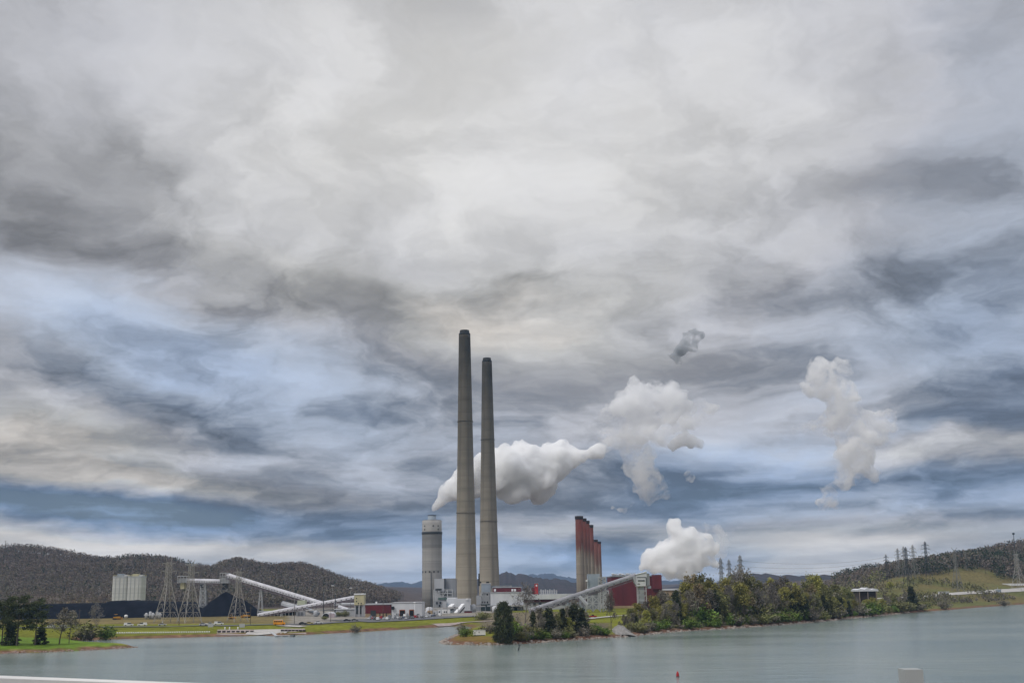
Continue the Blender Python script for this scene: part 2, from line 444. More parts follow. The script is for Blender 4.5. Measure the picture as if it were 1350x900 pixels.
def seg_dist(X, Y, P, closed=True):
    best = np.full(X.shape, 1e12)
    n = len(P)
    for i in range(n if closed else n - 1):
        ax, ay = P[i]; bx, by = P[(i + 1) % n]
        dx, dy = bx - ax, by - ay
        t = np.clip(((X - ax) * dx + (Y - ay) * dy) / (dx * dx + dy * dy + 1e-9), 0, 1)
        best = np.minimum(best, (X - ax - t * dx) ** 2 + (Y - ay - t * dy) ** 2)
    return np.sqrt(best)
def inside(X, Y, P):
    c = np.zeros(X.shape, bool)
    n = len(P)
    for i in range(n):
        ax, ay = P[i]; bx, by = P[(i + 1) % n]
        if ay == by: continue
        k = ((ay > Y) != (by > Y)) & (X < (bx - ax) * (Y - ay) / (by - ay) + ax)
        c ^= k
    return c
def lat_noise(X, Y, s, seed=0):
    """cheap smooth value noise on arrays"""
    x = X / s; y = Y / s
    xi = np.floor(x).astype(np.int64); yi = np.floor(y).astype(np.int64)
    fx = ss(x - xi); fy = ss(y - yi)
    def hsh(a, b):
        n = (a * 374761393 + b * 668265263 + seed * 982451653) & 0x7fffffff
        n = ((n ^ (n >> 13)) * 1274126177) & 0x7fffffff
        return ((n ^ (n >> 16)) & 0xffff) / 65535.0
    return (hsh(xi, yi) * (1 - fx) + hsh(xi + 1, yi) * fx) * (1 - fy) + (hsh(xi, yi + 1) * (1 - fx) + hsh(xi + 1, yi + 1) * fx) * fy

# skylines (pixel column, tree-top row) turned into ridge heights
LEFT_SKY = [(-300, 700), (-100, 712), (0, 723), (17, 719), (54, 721), (77, 724), (112, 732), (126, 735), (152, 735), (175, 732), (198, 732), (219, 734), (234, 738), (245, 744),
            (256, 749), (263, 744), (278, 747), (293, 741), (315, 736), (332, 740), (346, 744), (368, 745), (390, 743), (400, 743), (409, 746), (427, 752), (443, 758), (464, 764), (483, 767),
            (501, 773), (515, 778), (526, 786), (545, 796)]
YR = 2300.0
LX = np.array([(u - 675) * YR / FPX for u, v in LEFT_SKY])
LZ = np.array([max(0.0, 22 + (hor(u) - v) * YR / FPX - 15.0 - 3.5) for u, v in LEFT_SKY])
RIGHT_H = [(330, 0), (380, 5), (425, 14), (505, 32), (533, 36), (575, 43), (621, 48), (675, 58), (775, 72), (1100, 90), (2000, 90)]
RX = np.array([a for a, b in RIGHT_H], float); RZ = np.array([b for a, b in RIGHT_H], float)

def ground_h(X, Y):
    X = np.asarray(X, float); Y = np.asarray(Y, float)
    d = seg_dist(X, Y, SHORE)
    d = np.where(inside(X, Y, SHORE), d, -d)
    h = np.where(d < 0, np.maximum(-4.0, d * 0.18), 1.5 * ss(d / 6.0) + 2.0 * ss((d - 5) / 70.0))
    # left hills
    a = np.interp(X * YR / np.maximum(Y, 600) * np.where(Y > YR, Y / YR, 1), LX, LZ)
    k = ss((Y - 1380) / (YR - 1380)); k = np.where(Y > YR, 1 - 0.5 * ss((Y - YR) / 1200), k)
    und = 1.0 + (0.75 * lat_noise(X, Y, 210, 3) + .3 * lat_noise(X, Y, 80, 4) - .62) * (1 - ss((Y - 1900) / 380))
    h = h + a * k * und
    # right hill
    b = np.interp(X * 1550.0 / np.clip(Y, 900, 1550), RX, RZ)
    k2 = ss((Y - 930) / 620.0); k2 = np.where(Y > 1550, 1 - 0.6 * ss((Y - 1550) / 900), k2)
    h = h + b * k2 * ss((d - 6) / 170.0) * (0.92 + 0.12 * lat_noise(X, Y, 90, 5))
    h = h + np.where(d > 8, 0.5 * (lat_noise(X, Y, 23, 9) - 0.5), 0)
    return h, d
def gz(x, y):
    return float(ground_h(np.array([x]), np.array([y]))[0][0])
def hit(u, v):
    """the point of the ground seen at (u, v)"""
    d = ray(u, v)
    Y = np.concatenate([np.linspace(200, 1600, 900), np.linspace(1605, 6000, 500)])
    P = CAMP[0] + d.x / d.y * Y, CAMP[2] + d.z / d.y * Y
    h, _ = ground_h(P[0], Y)
    k = np.nonzero(P[1] <= np.maximum(h, 0))[0]
    i = int(k[0]) if len(k) else len(Y) - 1
    if i > 0:
        a, b = P[1][i - 1] - max(h[i - 1], 0), P[1][i] - max(h[i], 0)
        t = a / (a - b + 1e-9) if len(k) else 1
    else: t = 1
    y = Y[i - 1] + (Y[i] - Y[i - 1]) * t
    x = d.x / d.y * y
    return Vector((x, y, max(gz(x, y), 0.0)))

def zone_poly(px, z=3.2):
    return np.array([(on_z(u, v, z).x, on_z(u, v, z).y) for u, v in px])

rows = np.concatenate([np.linspace(-400, 280, 12), np.arange(286, 480, 3.0), np.arange(480, 1150, 2.6), np.geomspace(1153, 3000, 110), np.geomspace(3040, 15600, 40)])
cols = np.tan(np.linspace(R(-34), R(34), 470))
GX = np.outer(np.maximum(rows, 260), cols); GY = np.repeat(rows[:, None], len(cols), 1)
H_, D_ = ground_h(GX.ravel(), GY.ravel())
H_ = H_.reshape(GX.shape); D_ = D_.reshape(GX.shape)
nr, nc = GX.shape
idx = np.arange(nr * nc).reshape(nr, nc)
quads = np.stack([idx[:-1, :-1], idx[:-1, 1:], idx[1:, 1:], idx[1:, :-1]], -1).reshape(-1, 4)
ground = np_mesh('ground', np.stack([GX, GY, H_], -1).reshape(-1, 3), quads, None)
setting(ground)
ground.data.polygons.foreach_set('use_smooth', np.ones(len(quads), bool))

# what covers the ground, as its own colour: turf, dry grass, yard gravel, woodland floor, red clay
GRASS = np.array((.150, .158, .016)); LAWN = np.array((.115, .185, .02)); DRY = np.array((.17, .135, .055)); YARD = np.array((.24, .22, .19)); WOOD = np.array((.085, .065, .055))
CLAY = np.array((.19, .105, .07)); MEADOW = np.array((.128, .130, .045)); TANF = np.array((.33, .25, .13)); BED = np.array((.10, .10, .08))
n20 = lat_noise(GX, GY, 22, 11); n60 = lat_noise(GX, GY, 70, 12); n7 = lat_noise(GX, GY, 7, 13)
C = GRASS[None, None] * (0.75 + 0.5 * n20[..., None]) + 0 * GX[..., None]
def lay(mask, col, var=0.35, nn=None):
    global C
    nn = n20 if nn is None else nn
    m = np.clip(mask, 0, 1)[..., None]
    C = C * (1 - m) + col * (1 - var / 2 + var * nn[..., None]) * m
def soft(px, z=3.2, w=6.0):
    P = zone_poly(px, z)
    s = seg_dist(GX, GY, P); s = np.where(inside(GX, GY, P), s, -s)
    return np.clip(s / w + 0.5 + (n7 - .5) * 1.2, 0, 1)
lay(soft([(-200, 870), (-200, 840), (100, 840), (190, 852), (100, 862)], 1.8), LAWN)
lay(soft([(-300, 824), (-300, 808), (330, 810), (470, 812), (470, 816), (420, 822), (330, 822)], 3.4), DRY, .6)
lay(soft([(380, 825), (470, 817), (640, 813), (660, 806), (660, 796), (380, 796)], 3.4), YARD, .3)
lay(soft([(690, 803), (690, 792), (1100, 786), (1100, 792), (880, 800)], 3.4), YARD, .3)
lay(soft([(585, 851), (600, 838), (650, 838), (660, 851)], 1.5), DRY * np.array((1.1, .95, .6)), .4)
lay(soft([(1100, 790), (1100, 782), (1215, 783), (1215, 790)], 3.4, 4) * (GY < 1080), YARD * 1.2, .2)
FLOORC = np.array((.125, .105, .065))
lay(soft([(812, 840), (900, 832), (1000, 826), (1100, 817), (1216, 806), (1216, 795), (1120, 801), (1000, 808), (900, 815), (812, 826)], 3.0, 5), FLOORC, .5, n7)
lay(soft([(655, 851), (700, 848), (805, 841), (805, 824), (700, 826), (655, 834)], 2.0, 4), FLOORC, .5, n7)
lay(soft([(630, 822), (630, 808), (760, 806), (760, 822)], 3.2, 5), FLOORC * 1.2, .5, n7)
right = np.clip((GX / GY - .20) / .06, 0, 1) * (GY > 1000) + ((GX > 330 * GY / 1000) & (GY > 900)) * (GY <= 1000)
lay(right * ss((GY - 930) / 60) * 1.0, MEADOW, .6, n60)
lay(right * np.clip((n60 * .6 + n20 * .4 - .42) * 4, 0, 1) * ss((GY - 1010) / 60) * .85, DRY * .75, .5)
lay(soft([(1205, 766), (1225, 757), (1290, 757), (1285, 764)], 22, 14) * right, CLAY * np.array((1.1, 1.2, 1)), .4)
lay(ss((GY - 1330) / 120) * (GX < 300) * 1.0, WOOD, .5)
lay(soft([(60, 793), (100, 783), (150, 783), (160, 793)], 8, 10) * (GY > 1300) * (GY < 1620) * (GX < 0), TANF, .3)
WE = [(1085, 777), (1150, 768), (1208, 760), (1240, 752), (1280, 749), (1300, 757), (1320, 762), (1350, 762), (1440, 758)]
WEDGE = [(u, hit(u, v).y) for u, v in WE]
lay(ss((GY - np.interp(675 + FPX * GX / GY, [a for a, q in WEDGE], [q for a, q in WEDGE])) / 50) * (GX > 300), WOOD, .4)
lay(np.clip(1.3 - np.abs(D_ - 2.2) / 2.6 + (n7 - .5) * 1.2, 0, 1) * (D_ > -1), CLAY * .8, .5, n7)
lay((D_ <= -0.4) * 1.0, BED)

att = ground.data.color_attributes.new('cover', 'FLOAT_COLOR', 'POINT')
att.data.foreach_set('color', np.concatenate([C.reshape(-1, 3), np.ones((nr * nc, 1))], 1).astype(np.float32).ravel())
gm = bpy.data.materials.new('ground_cover'); gm.use_nodes = True
t = gm.node_tree; b = t.nodes['Principled BSDF']; b.inputs['Roughness'].default_value = 1.0; b.inputs['Specular IOR Level'].default_value = .1
ca = t.nodes.new('ShaderNodeVertexColor'); ca.layer_name = 'cover'
tcn = t.nodes.new('ShaderNodeTexCoord')
nz = t.nodes.new('ShaderNodeTexNoise'); nz.inputs['Scale'].default_value = .35; nz.inputs['Detail'].default_value = 6
t.links.new(tcn.outputs['Object'], nz.inputs['Vector'])
mr = t.nodes.new('ShaderNodeMapRange'); mr.inputs[1].default_value = .3; mr.inputs[2].default_value = .7; mr.inputs[3].default_value = .62; mr.inputs[4].default_value = 1.35
t.links.new(nz.outputs[0], mr.inputs[0])
vm = t.nodes.new('ShaderNodeVectorMath'); vm.operation = 'SCALE'
t.links.new(ca.outputs[0], vm.inputs[0]); t.links.new(mr.outputs[0], vm.inputs['Scale'])
t.links.new(vm.outputs[0], b.inputs['Base Color'])
ground.data.materials.append(gm)

# water: one sheet at z = 0
wm = bpy.data.materials.new('lake_water'); wm.use_nodes = True
t = wm.node_tree; b = t.nodes['Principled BSDF']
b.inputs['Roughness'].default_value = .14; b.inputs['IOR'].default_value = 1.33
tcn = t.nodes.new('ShaderNodeTexCoord')
mp = t.nodes.new('ShaderNodeMapping'); mp.inputs['Scale'].default_value = (.45, 1.0, 1.0); mp.inputs['Rotation'].default_value = (0, 0, .35)
t.links.new(tcn.outputs['Object'], mp.inputs[0])
nz = t.nodes.new('ShaderNodeTexNoise'); nz.inputs['Scale'].default_value = .17; nz.inputs['Detail'].default_value = 8; nz.inputs['Roughness'].default_value = .6
t.links.new(mp.outputs[0], nz.inputs['Vector'])
nb = t.nodes.new('ShaderNodeTexNoise'); nb.inputs['Scale'].default_value = .016; nb.inputs['Detail'].default_value = 4
t.links.new(mp.outputs[0], nb.inputs['Vector'])
sr = t.nodes.new('ShaderNodeMapRange'); sr.inputs[1].default_value = .35; sr.inputs[2].default_value = .68; sr.inputs[3].default_value = .30; sr.inputs[4].default_value = 1.0
t.links.new(nb.outputs[0], sr.inputs[0])
bp = t.nodes.new('ShaderNodeBump'); bp.inputs['Distance'].default_value = .9
t.links.new(sr.outputs[0], bp.inputs['Strength']); t.links.new(nz.outputs[0], bp.inputs['Height']); t.links.new(bp.outputs[0], b.inputs['Normal'])
rr = t.nodes.new('ShaderNodeValToRGB')
rr.color_ramp.elements[0].position = .3; rr.color_ramp.elements[0].color = (.155, .205, .190, 1)
rr.color_ramp.elements[1].position = .7; rr.color_ramp.elements[1].color = (.235, .280, .262, 1)
t.links.new(nb.outputs[0], rr.inputs[0]); t.links.new(rr.outputs[0], b.inputs['Base Color'])
water = MB().add([(-3000, -600, 0), (3000, -600, 0), (3000, 1700, 0), (-3000, 1700, 0)], [(0, 1, 2, 3)]).build('lake_water', wm)
setting(water)

# ranges of hills farther off
hill_m = pmat('far_woodland', (.060, .046, .050), (.040, .038, .036), .02, 1.0, detail=8, c3=(.075, .062, .058), spec=.05)
def ridge(name, pts, Y, depth, rough, seed):
    us = np.linspace(pts[0][0], pts[-1][0], 700)
    vv = np.interp(us, [p[0] for p in pts], [p[1] for p in pts])
    top = np.array([pos(u, v, Y).z for u, v in zip(us, vv)])
    xs = np.array([pos(u, 776, Y).x for u in us])
    top = top + rough * (lat_noise(xs, xs * 0, rough * 2.2, seed) - .5) + rough * .8 * (lat_noise(xs, xs * 0, rough * .9, seed + 1) - .5)
    prof = [(-1.0, 0.0), (-.75, .28), (-.5, .55), (-.3, .76), (-.12, .93), (0, 1.0), (.2, .85), (.6, .4), (1, 0)]
    vs = []
    for a, k in prof:
        z = np.maximum(top, 4) * k * (1 + (0.10 * (lat_noise(xs, xs * 0 + a * depth, depth * .22, seed + 2) - .5) if 0 < k < 1 else 0))
        vs.append(np.stack([xs, np.full_like(xs, Y + a * depth), z - 2], -1))
    vs = np.concatenate(vs); n = len(us)
    ix = np.arange(len(prof) * n).reshape(len(prof), n)
    q = np.stack([ix[:-1, :-1], ix[:-1, 1:], ix[1:, 1:], ix[1:, :-1]], -1).reshape(-1, 4)
    o = np_mesh(name, vs, q, hill_m)
    o.data.polygons.foreach_set('use_smooth', np.ones(len(q), bool))
    return setting(o)
ridge('hills', [(380, 790), (470, 780), (500, 781), (560, 779), (600, 772), (640, 760), (659, 756), (668, 753), (690, 757), (720, 762), (740, 764), (757, 766), (800, 770), (840, 775), (870, 777)], 4300, 900, 9, 21)
ridge('hills', [(820, 777), (870, 774), (900, 771), (940, 770), (960, 765), (985, 756), (1000, 754), (1030, 758), (1060, 758), (1110, 757), (1160, 757), (1220, 754), (1300, 750), (1500, 745)], 4000, 900, 9, 31)
ridge('mountains', [(300, 776), (400, 773), (470, 772), (500, 770), (522, 766), (545, 768.5), (556, 766), (580, 767), (620, 768), (660, 765), (700, 757), (723, 755), (744, 759), (760, 761), (800, 759), (830, 763), (860, 766), (900, 764), (950, 768), (1100, 768), (1500, 762)], 12500, 2500, 18, 41)
# ------------------------------------------------------------------ trees
def cards(name, C, S, mat, rng, parent=None, flat=0.0):
    """leaf-sized quads: centres C (n, 3), sizes S (n,), random facing"""
    n = len(C)
    a = rng.normal(size=(n, 3)); a /= np.linalg.norm(a, axis=1)[:, None]
    b = rng.normal(size=(n, 3)); b -= a * (a * b).sum(1)[:, None]; b /= np.linalg.norm(b, axis=1)[:, None]
    s = S[:, None] * .5
    k = rng.uniform(.55, 1.0, (n, 1))
    V = np.stack([C - a * s - b * s * k, C + a * s - b * s * k * .6, C + a * s * .8 + b * s * k, C - a * s * .7 + b * s * k * .9], 1).reshape(-1, 3)
    return np_mesh(name, V, np.arange(4 * n).reshape(n, 4), mat, parent)

def limb_tree(seed, H, spread, r0, limbs=9, base=.25, tilt=(.5, 1.15), sub=5, twig=3, limb_len=.42):
    """trunk with limbs, branches and twigs in one builder, and the twig tips"""
    g = random.Random(seed)
    mb = MB(); tips = []
    p = Vector((0, 0, -.4)); path = [(p.copy(), r0)]
    dirn = Vector((g.uniform(-.05, .05), g.uniform(-.05, .05), 1))
    for i in range(6):
        q = p + dirn.normalized() * (H * .86 / 6)
        mb.tube(p, q, r0 * (1 - i / 6.6), r0 * (1 - (i + 1) / 6.6), 6, False)
        p = q; path.append((p.copy(), r0 * (1 - (i + 1) / 6.6)))
        dirn += Vector((g.uniform(-.12, .12), g.uniform(-.12, .12), 0))
    def at(t):
        t = min(max(t, 0), .999) * 6; i = int(t); f = t - i
        return path[i][0].lerp(path[i + 1][0], f), path[i][1] * (1 - f) + path[i + 1][1] * f
    for k in range(limbs):
        t = base + (1 - base) * (k + g.random() * .8) / limbs
        q0, r = at(t)
        az_ = k * 2.4 + g.uniform(-.5, .5); an = g.uniform(*tilt) * (1 - .45 * t)
        L = H * limb_len * (1.1 - .75 * t) * g.uniform(.75, 1.2) * spread
        d = Vector((math.sin(an) * math.cos(az_), math.sin(an) * math.sin(az_), math.cos(an)))
        m1 = q0 + d * L * .5; d2 = (d + Vector((0, 0, .35))).normalized(); m2 = m1 + d2 * L * .5
        mb.tube(q0, m1, r * .5, r * .32, 4, False); mb.tube(m1, m2, r * .32, r * .12, 4, False)
        tips.append(m2)
        for s in range(sub):
            f = g.uniform(.3, 1.0)
            b0 = q0.lerp(m1, f * 2) if f < .5 else m1.lerp(m2, f * 2 - 1)
            bd = (d + Vector((g.uniform(-1, 1), g.uniform(-1, 1), g.uniform(-.2, .9)))).normalized()
            b1 = b0 + bd * L * g.uniform(.25, .5)
            mb.tube(b0, b1, max(r * .14, .035), .025, 3, False); tips.append(b1)
            for w in range(twig):
                td = (bd + Vector((g.uniform(-1, 1), g.uniform(-1, 1), g.uniform(-.5, 1)))).normalized()
                c0 = b0.lerp(b1, g.uniform(.3, 1)); c1 = c0 + td * L * g.uniform(.1, .25)
                mb.tube(c0, c1, .035, .018, 3, False); tips.append(c1)
    return mb, tips

def make_broadleaf(seed, H, spread, kind, n, size, label, bark='bark', scatter=.035, **kw):
    rng = np.random.default_rng(seed)
    root = thing('tree', label, 'tree')
    mb, tips = limb_tree(seed, H, spread, H * .018, **kw)
    mb.build('trunk', M[bark], root)
    T = np.array([tuple(t) for t in tips])
    pick = rng.integers(0, len(T), n)
    C = T[pick] + rng.normal(size=(n, 3)) * H * scatter
    C[:, 2] = np.maximum(C[:, 2], .3)
    cards('crown', C, rng.uniform(.6, 1.35, n) * size, FOL[kind], rng, root)
    return root
def make_conifer(seed, H, rad, kind, n, size, label, base=.06, top_pow=.8):
    rng = np.random.default_rng(seed)
    root = thing('evergreen_tree', label, 'tree')
    MB().tube((0, 0, -.4), (0, 0, H * .93), H * .016, .03, 6).build('trunk', M['bark'], root)
    m = 120 if top_pow > .6 else 420                                             # clumps of sprays about the stem
    z = base + (1 - base) * rng.random(m) ** 1.1
    zn = (z - base) / (1 - base)
    prof = (np.minimum(1, zn / .14 + .5) * (1 - zn) ** top_pow if top_pow > .6 else np.sqrt(np.clip(1 - (zn * 1.45 - .50) ** 2 * 1.08, 0, 1))) + .05
    th = rng.random(m) * 6.283; rr = rad * prof * rng.uniform(.45, 1.02, m)
    P = np.stack([rr * np.cos(th), rr * np.sin(th), z * H], 1)
    pick = rng.integers(0, m, n)
    C = P[pick] + rng.normal(size=(n, 3)) * np.array((rad * .13, rad * .13, H * .022))
    C[:, 2] = np.maximum(C[:, 2], .15)
    cards('crown', C, rng.uniform(.6, 1.3, n) * size, FOL[kind], rng, root)
    return root
def make_pine(seed, H, label):
    rng = np.random.default_rng(seed); g = random.Random(seed)
    root = thing('pine_tree', label, 'tree')
    mb = MB(); mb.tube((0, 0, -.4), (.15, .1, H * .94), H * .017, .06, 7)
    P = []
    for k in range(22):
        z = H * (.30 + .68 * (k + g.random()) / 22); a = k * 2.4; L = H * .25 * (1.12 - .85 * abs((z / H) - .5)) * g.uniform(.55, 1.1) * (1.05 - .45 * max(0, z / H - .7) / .3)
        e = Vector((math.cos(a) * L, math.sin(a) * L, z + L * g.uniform(.05, .4)))
        mb.tube((0.1 * z / H, .07 * z / H, z), e, .07, .03, 4, False)
        for f in (.55, .8, 1.0):
            P.append(Vector((0, 0, z)).lerp(e, f))
    mb.build('trunk', M['bark'], root)
    P = np.array([tuple(p) for p in P]); n = 5200
    C = P[rng.integers(0, len(P), n)] + rng.normal(size=(n, 3)) * np.array((H * .038, H * .038, H * .024))
    cards('crown', C, rng.uniform(.18, .46, n), FOL['pine'], rng, root)
    return root
def make_bush(seed, H, rad, kind, n, size, label):
    rng = np.random.default_rng(seed); g = random.Random(seed)
    root = thing('shrub', label, 'shrub')
    mb = MB(); P = []
    for k in range(9):
        a = g.random() * 6.28; t = g.uniform(.1, .9)
        e = Vector((math.cos(a) * rad * t, math.sin(a) * rad * t, H * g.uniform(.5, .95) * (1.1 - .4 * t)))
        mb.tube((0, 0, -.2), e, .06, .02, 4, False)
        P += [Vector((0, 0, 0)).lerp(e, f) for f in (.5, .75, 1.0)]
    mb.build('stem', M['bark'], root)
    P = np.array([tuple(p) for p in P])
    C = P[rng.integers(0, len(P), n)] + rng.normal(size=(n, 3)) * np.array((rad * .2, rad * .2, H * .12))
    C[:, 2] = np.maximum(C[:, 2], .1)
    cards('foliage', C, rng.uniform(.6, 1.3, n) * size, FOL[kind], rng, root)
    return root

# one of each kind: built below the picture's reach first, then moved to its first place
LIB = {}
def lib(key, maker, *a, **k):
    LIB.setdefault(key, []).append([maker(*a, **k), False, a])
for s in range(3):
    lib('olive', make_broadleaf, 100 + s, 16, 1.0, 'olive', 1900, .50, 'x')
    lib('yellow', make_broadleaf, 120 + s, 14, .95, 'yellow', 1900, .48, 'x')
    lib('bud', make_broadleaf, 140 + s, 16, .95, 'bud', 1500, .42, 'x')
    lib('ever', make_conifer, 160 + s, 13, 3.6, 'ever', 2600, .62, 'x')
for s in range(2):
    lib('grey', make_broadleaf, 180 + s, 15, 1.1, 'grey', 900, .30, 'x', 'pale_bark', sub=7, twig=4)
    lib('orange', make_broadleaf, 200 + s, 14, .9, 'orange', 1500, .44, 'x')
    lib('shrub', make_bush, 220 + s, 4.0, 3.0, 'shrub', 900, .40, 'x')
    lib('oshrub', make_bush, 230 + s, 4.0, 3.2, 'olive', 900, .42, 'x')
    lib('gshrub', make_bush, 240 + s, 4.0, 3.2, 'bud', 800, .36, 'x')
HGT = {'olive': 16, 'yellow': 14, 'bud': 16, 'ever': 13, 'grey': 15, 'orange': 14, 'shrub': 4.2, 'oshrub': 4.2, 'gshrub': 4.2, 'pine': 17}
def plant(key, P, height, label, group=None, wide=1.0, rz=None):
    slot = LIB[key][rnd.randrange(len(LIB[key]))]
    src, used, _ = slot
    s = height / HGT[key]
    rz = rnd.uniform(0, 6.28) if rz is None else rz
    loc = (P[0], P[1], P[2] - .1)
    if not used:
        slot[1] = True
        src.location = loc; src.rotation_euler = (0, 0, rz); src.scale = (s * wide, s * wide, s)
        src['label'] = label
        if group: src['group'] = group
        return src
    return dup(src, loc, label, group, rz, (s * wide, s * wide, s))
def plant_px(key, u, vtop, vbase, label, group=None, wide=1.0, back=0.0):
    """tree whose foot is on the ground seen at (u, vbase), moved `back` metres farther, its top at row vtop"""
    P = hit(u, vbase)
    if back:
        Y = P.y + back; x = pos(u, vbase, Y).x; P = Vector((x, Y, gz(x, Y)))
    top = pos(u, vtop, P.y).z
    return plant(key, P, max(top - P.z, 1.2), label, group, wide)

# --- the wooded point and shore belt
ENV = [(655, 815), (680, 812), (700, 806), (715, 803), (725, 800), (742, 802), (757, 796), (772, 800), (782, 817), (796, 824), (806, 786), (815, 812), (830, 800), (845, 794), (858, 790), (870, 774), (885, 780), (900, 770), (912, 757), (930, 759), (945, 768), (960, 760),
       (975, 752), (990, 757), (1005, 764), (1020, 761), (1040, 758), (1060, 767), (1080, 757), (1095, 761), (1110, 770), (1125, 779), (1150, 781), (1175, 780), (1190, 780), (1203, 776), (1214, 800)]
SH = [(655, 850), (700, 847.6), (760, 843.4), (800, 840.6), (825, 839), (850, 836.5), (900, 831.8), (950, 829), (1000, 825.6), (1050, 822), (1100, 817.4), (1150, 812.5), (1200, 807.4), (1230, 805)]
env = lambda u: float(np.interp(u, [p[0] for p in ENV], [p[1] for p in ENV]))
sho = lambda u: float(np.interp(u, [p[0] for p in SH], [p[1] for p in SH]))
ZONES = [(0, 800, 'on the low point left of the gravel heap'), (800, 880, 'between the gravel heap and the head house'), (880, 960, 'on the shore below the low steam cloud'),
         (960, 1050, 'on the shore below the three pylon tops'), (1050, 1128, 'on the shore left of the white roofed shed'), (1128, 1400, 'on the shore in front of the white roofed shed')]
def zone(u):
    for a, b, s in ZONES:
        if a <= u < b: return s
WHAT = {'olive': ('olive leafed tree', 'back'), 'yellow': ('yellow green tree in spring leaf', ''), 'bud': ('brown budding bare branched tree', ''), 'ever': ('dark green cedar like evergreen', ''),
        'grey': ('grey leafless tree with open twigs', ''), 'orange': ('orange tinged budding tree', ''), 'shrub': ('bright green waterside shrub', ''), 'oshrub': ('dull olive shrub', ''), 'gshrub': ('brown leafless shrub', '')}
def belt(key, u, vt, back, wide=1.0):
    lab = WHAT[key][0] + ' ' + zone(u)
    plant_px(key, u, vt, sho(u) - 1.6, lab, 'trees: ' + lab, wide, back)
pick_back = ['olive'] * 5 + ['yellow'] * 3 + ['bud'] * 4 + ['grey'] * 3 + ['orange'] * 1
pick_mid = ['olive'] * 5 + ['yellow'] * 3 + ['bud'] * 5 + ['ever'] * 1 + ['orange'] * 1 + ['grey'] * 2
u = 818.0
while u < 1212:                                            # tall row at the back
    if not (1124 < u < 1166):
        belt(rnd.choice(pick_back), u, env(u) + rnd.uniform(-2, 9), rnd.uniform(30, 60))
    u += rnd.uniform(5.2, 7.5)
u = 822.0
while u < 1210:                                            # middle row
    if True:
        e = env(u); s_ = sho(u)
        belt(rnd.choice(pick_mid), u, e + (s_ - e) * rnd.uniform(.14, .40), rnd.uniform(12, 28))
    u += rnd.uniform(5.2, 7.5)
u = 826.0
while u < 1210:                                            # understorey between the stems
    e = env(u); s_ = sho(u)
    belt(rnd.choice(['oshrub', 'gshrub', 'gshrub', 'oshrub', 'shrub']), u, s_ - (s_ - e) * rnd.uniform(.32, .52), rnd.uniform(14, 34), 1.15)
    u += rnd.uniform(6, 9)
u = 812.0
while u < 1216:                                            # low growth along the water
    e = env(u); s_ = sho(u)
    if not (804 < u < 830):
        k = rnd.choice(['shrub', 'shrub', 'oshrub', 'gshrub', 'gshrub', 'oshrub'])
        belt(k, u, s_ - rnd.uniform(9, 20), rnd.uniform(2, 9), rnd.uniform(1.0, 1.6))
    u += rnd.uniform(5, 8)
for k, u, vt, bk, w in [('ever', 703, 806, 16, .8), ('bud', 716, 800, 22, 1), ('ever', 724, 801, 10, 1.25), ('olive', 735, 806, 14, .9), ('ever', 742, 803, 12, 1.0), ('bud', 749, 797, 20, 1.1), ('ever', 757, 797, 12, 1.15), ('ever', 768, 802, 10, 1.1),
                        ('bud', 762, 790, 26, .9), ('shrub', 786, 822, 8, 1.3), ('gshrub', 795, 826, 8, 1.2), ('oshrub', 778, 822, 10, 1.3), ('shrub', 674, 816, 8, .9), ('yellow', 676, 813, 14, .8), ('gshrub', 690, 828, 5, 1.4),
                        ('shrub', 706, 827, 5, 1.3), ('oshrub', 698, 822, 9, 1.2), ('bud', 712, 812, 10, .9), ('gshrub', 733, 826, 4, 1.3), ('oshrub', 748, 825, 4, 1.3), ('gshrub', 771, 824, 4, 1.3), ('shrub', 716, 830, 3, 1.2), ('oshrub', 683, 832, 3, 1.3), ('gshrub', 799, 829, 4, 1.2),
                        ('ever', 893, 779, 22, .9), ('ever', 941, 777, 20, 1.1), ('ever', 1003, 787, 14, 1.0), ('ever', 1045, 783, 14, 1.1), ('ever', 1054, 780, 14, 1.0), ('ever', 1063, 787, 10, 1.0), ('ever', 1087, 785, 10, 1), ('ever', 1110, 788, 8, 1), ('ever', 1120, 792, 8, .9)]:
    belt(k, u, vt, bk, w)
u = 668.0
while u < 802:                                             # undergrowth filling the point
    if not 655 < u < 668:
        e = env(u); s_ = sho(u)
        belt(rnd.choice(['bud', 'olive', 'olive', 'yellow', 'bud', 'olive', 'grey']), u, e + (s_ - e) * rnd.uniform(.12, .45), rnd.uniform(6, 30), 1.1)
        belt(rnd.choice(['gshrub', 'oshrub', 'gshrub', 'shrub']), u + 2, s_ - rnd.uniform(9, 17), rnd.uniform(2, 12), 1.4)
    u += rnd.uniform(5, 7)
# trees that stand out by themselves
def solo(key, u, vt, vb, label, wide=1.0, back=0.0):
    return plant_px(key, u, vt, vb, label, None, wide, back)
solo('grey', 692, 770, 843, 'tall grey leafless tree behind the dark rounded evergreen on the point', 1.0, 22)
solo('bud', 806, 780, 835, 'slim leafless tree standing in front of the maroon boiler house', .6, 14)
solo('grey', 975, 747, 823, 'tallest grey leafless tree of the shore belt, crown under the rightmost of three pylon tops', 1.1, 48)
solo('ever', 1203, 773, 805, 'dark evergreen at the right hand end of the wooded shore, beside open grass', 1.1, 8)
solo('gshrub', 1246, 789, 803, 'lone leafless brown bush on the grassy bank below the white box hut', 1.0)
solo('gshrub', 1324, 789, 799, 'low dark bush at the water edge, farthest right on the grassy bank', 1.3)
solo('shrub', 614, 826, 839, 'bright green shrub beside the white container on the point', 1.3)
solo('gshrub', 646, 820, 834.6, 'brown leafless shrub behind the white container on the point', 1.5)
solo('gshrub', 608, 820, 833, 'thin brown bush at the tip of the little cove left of the white container', 1.0)
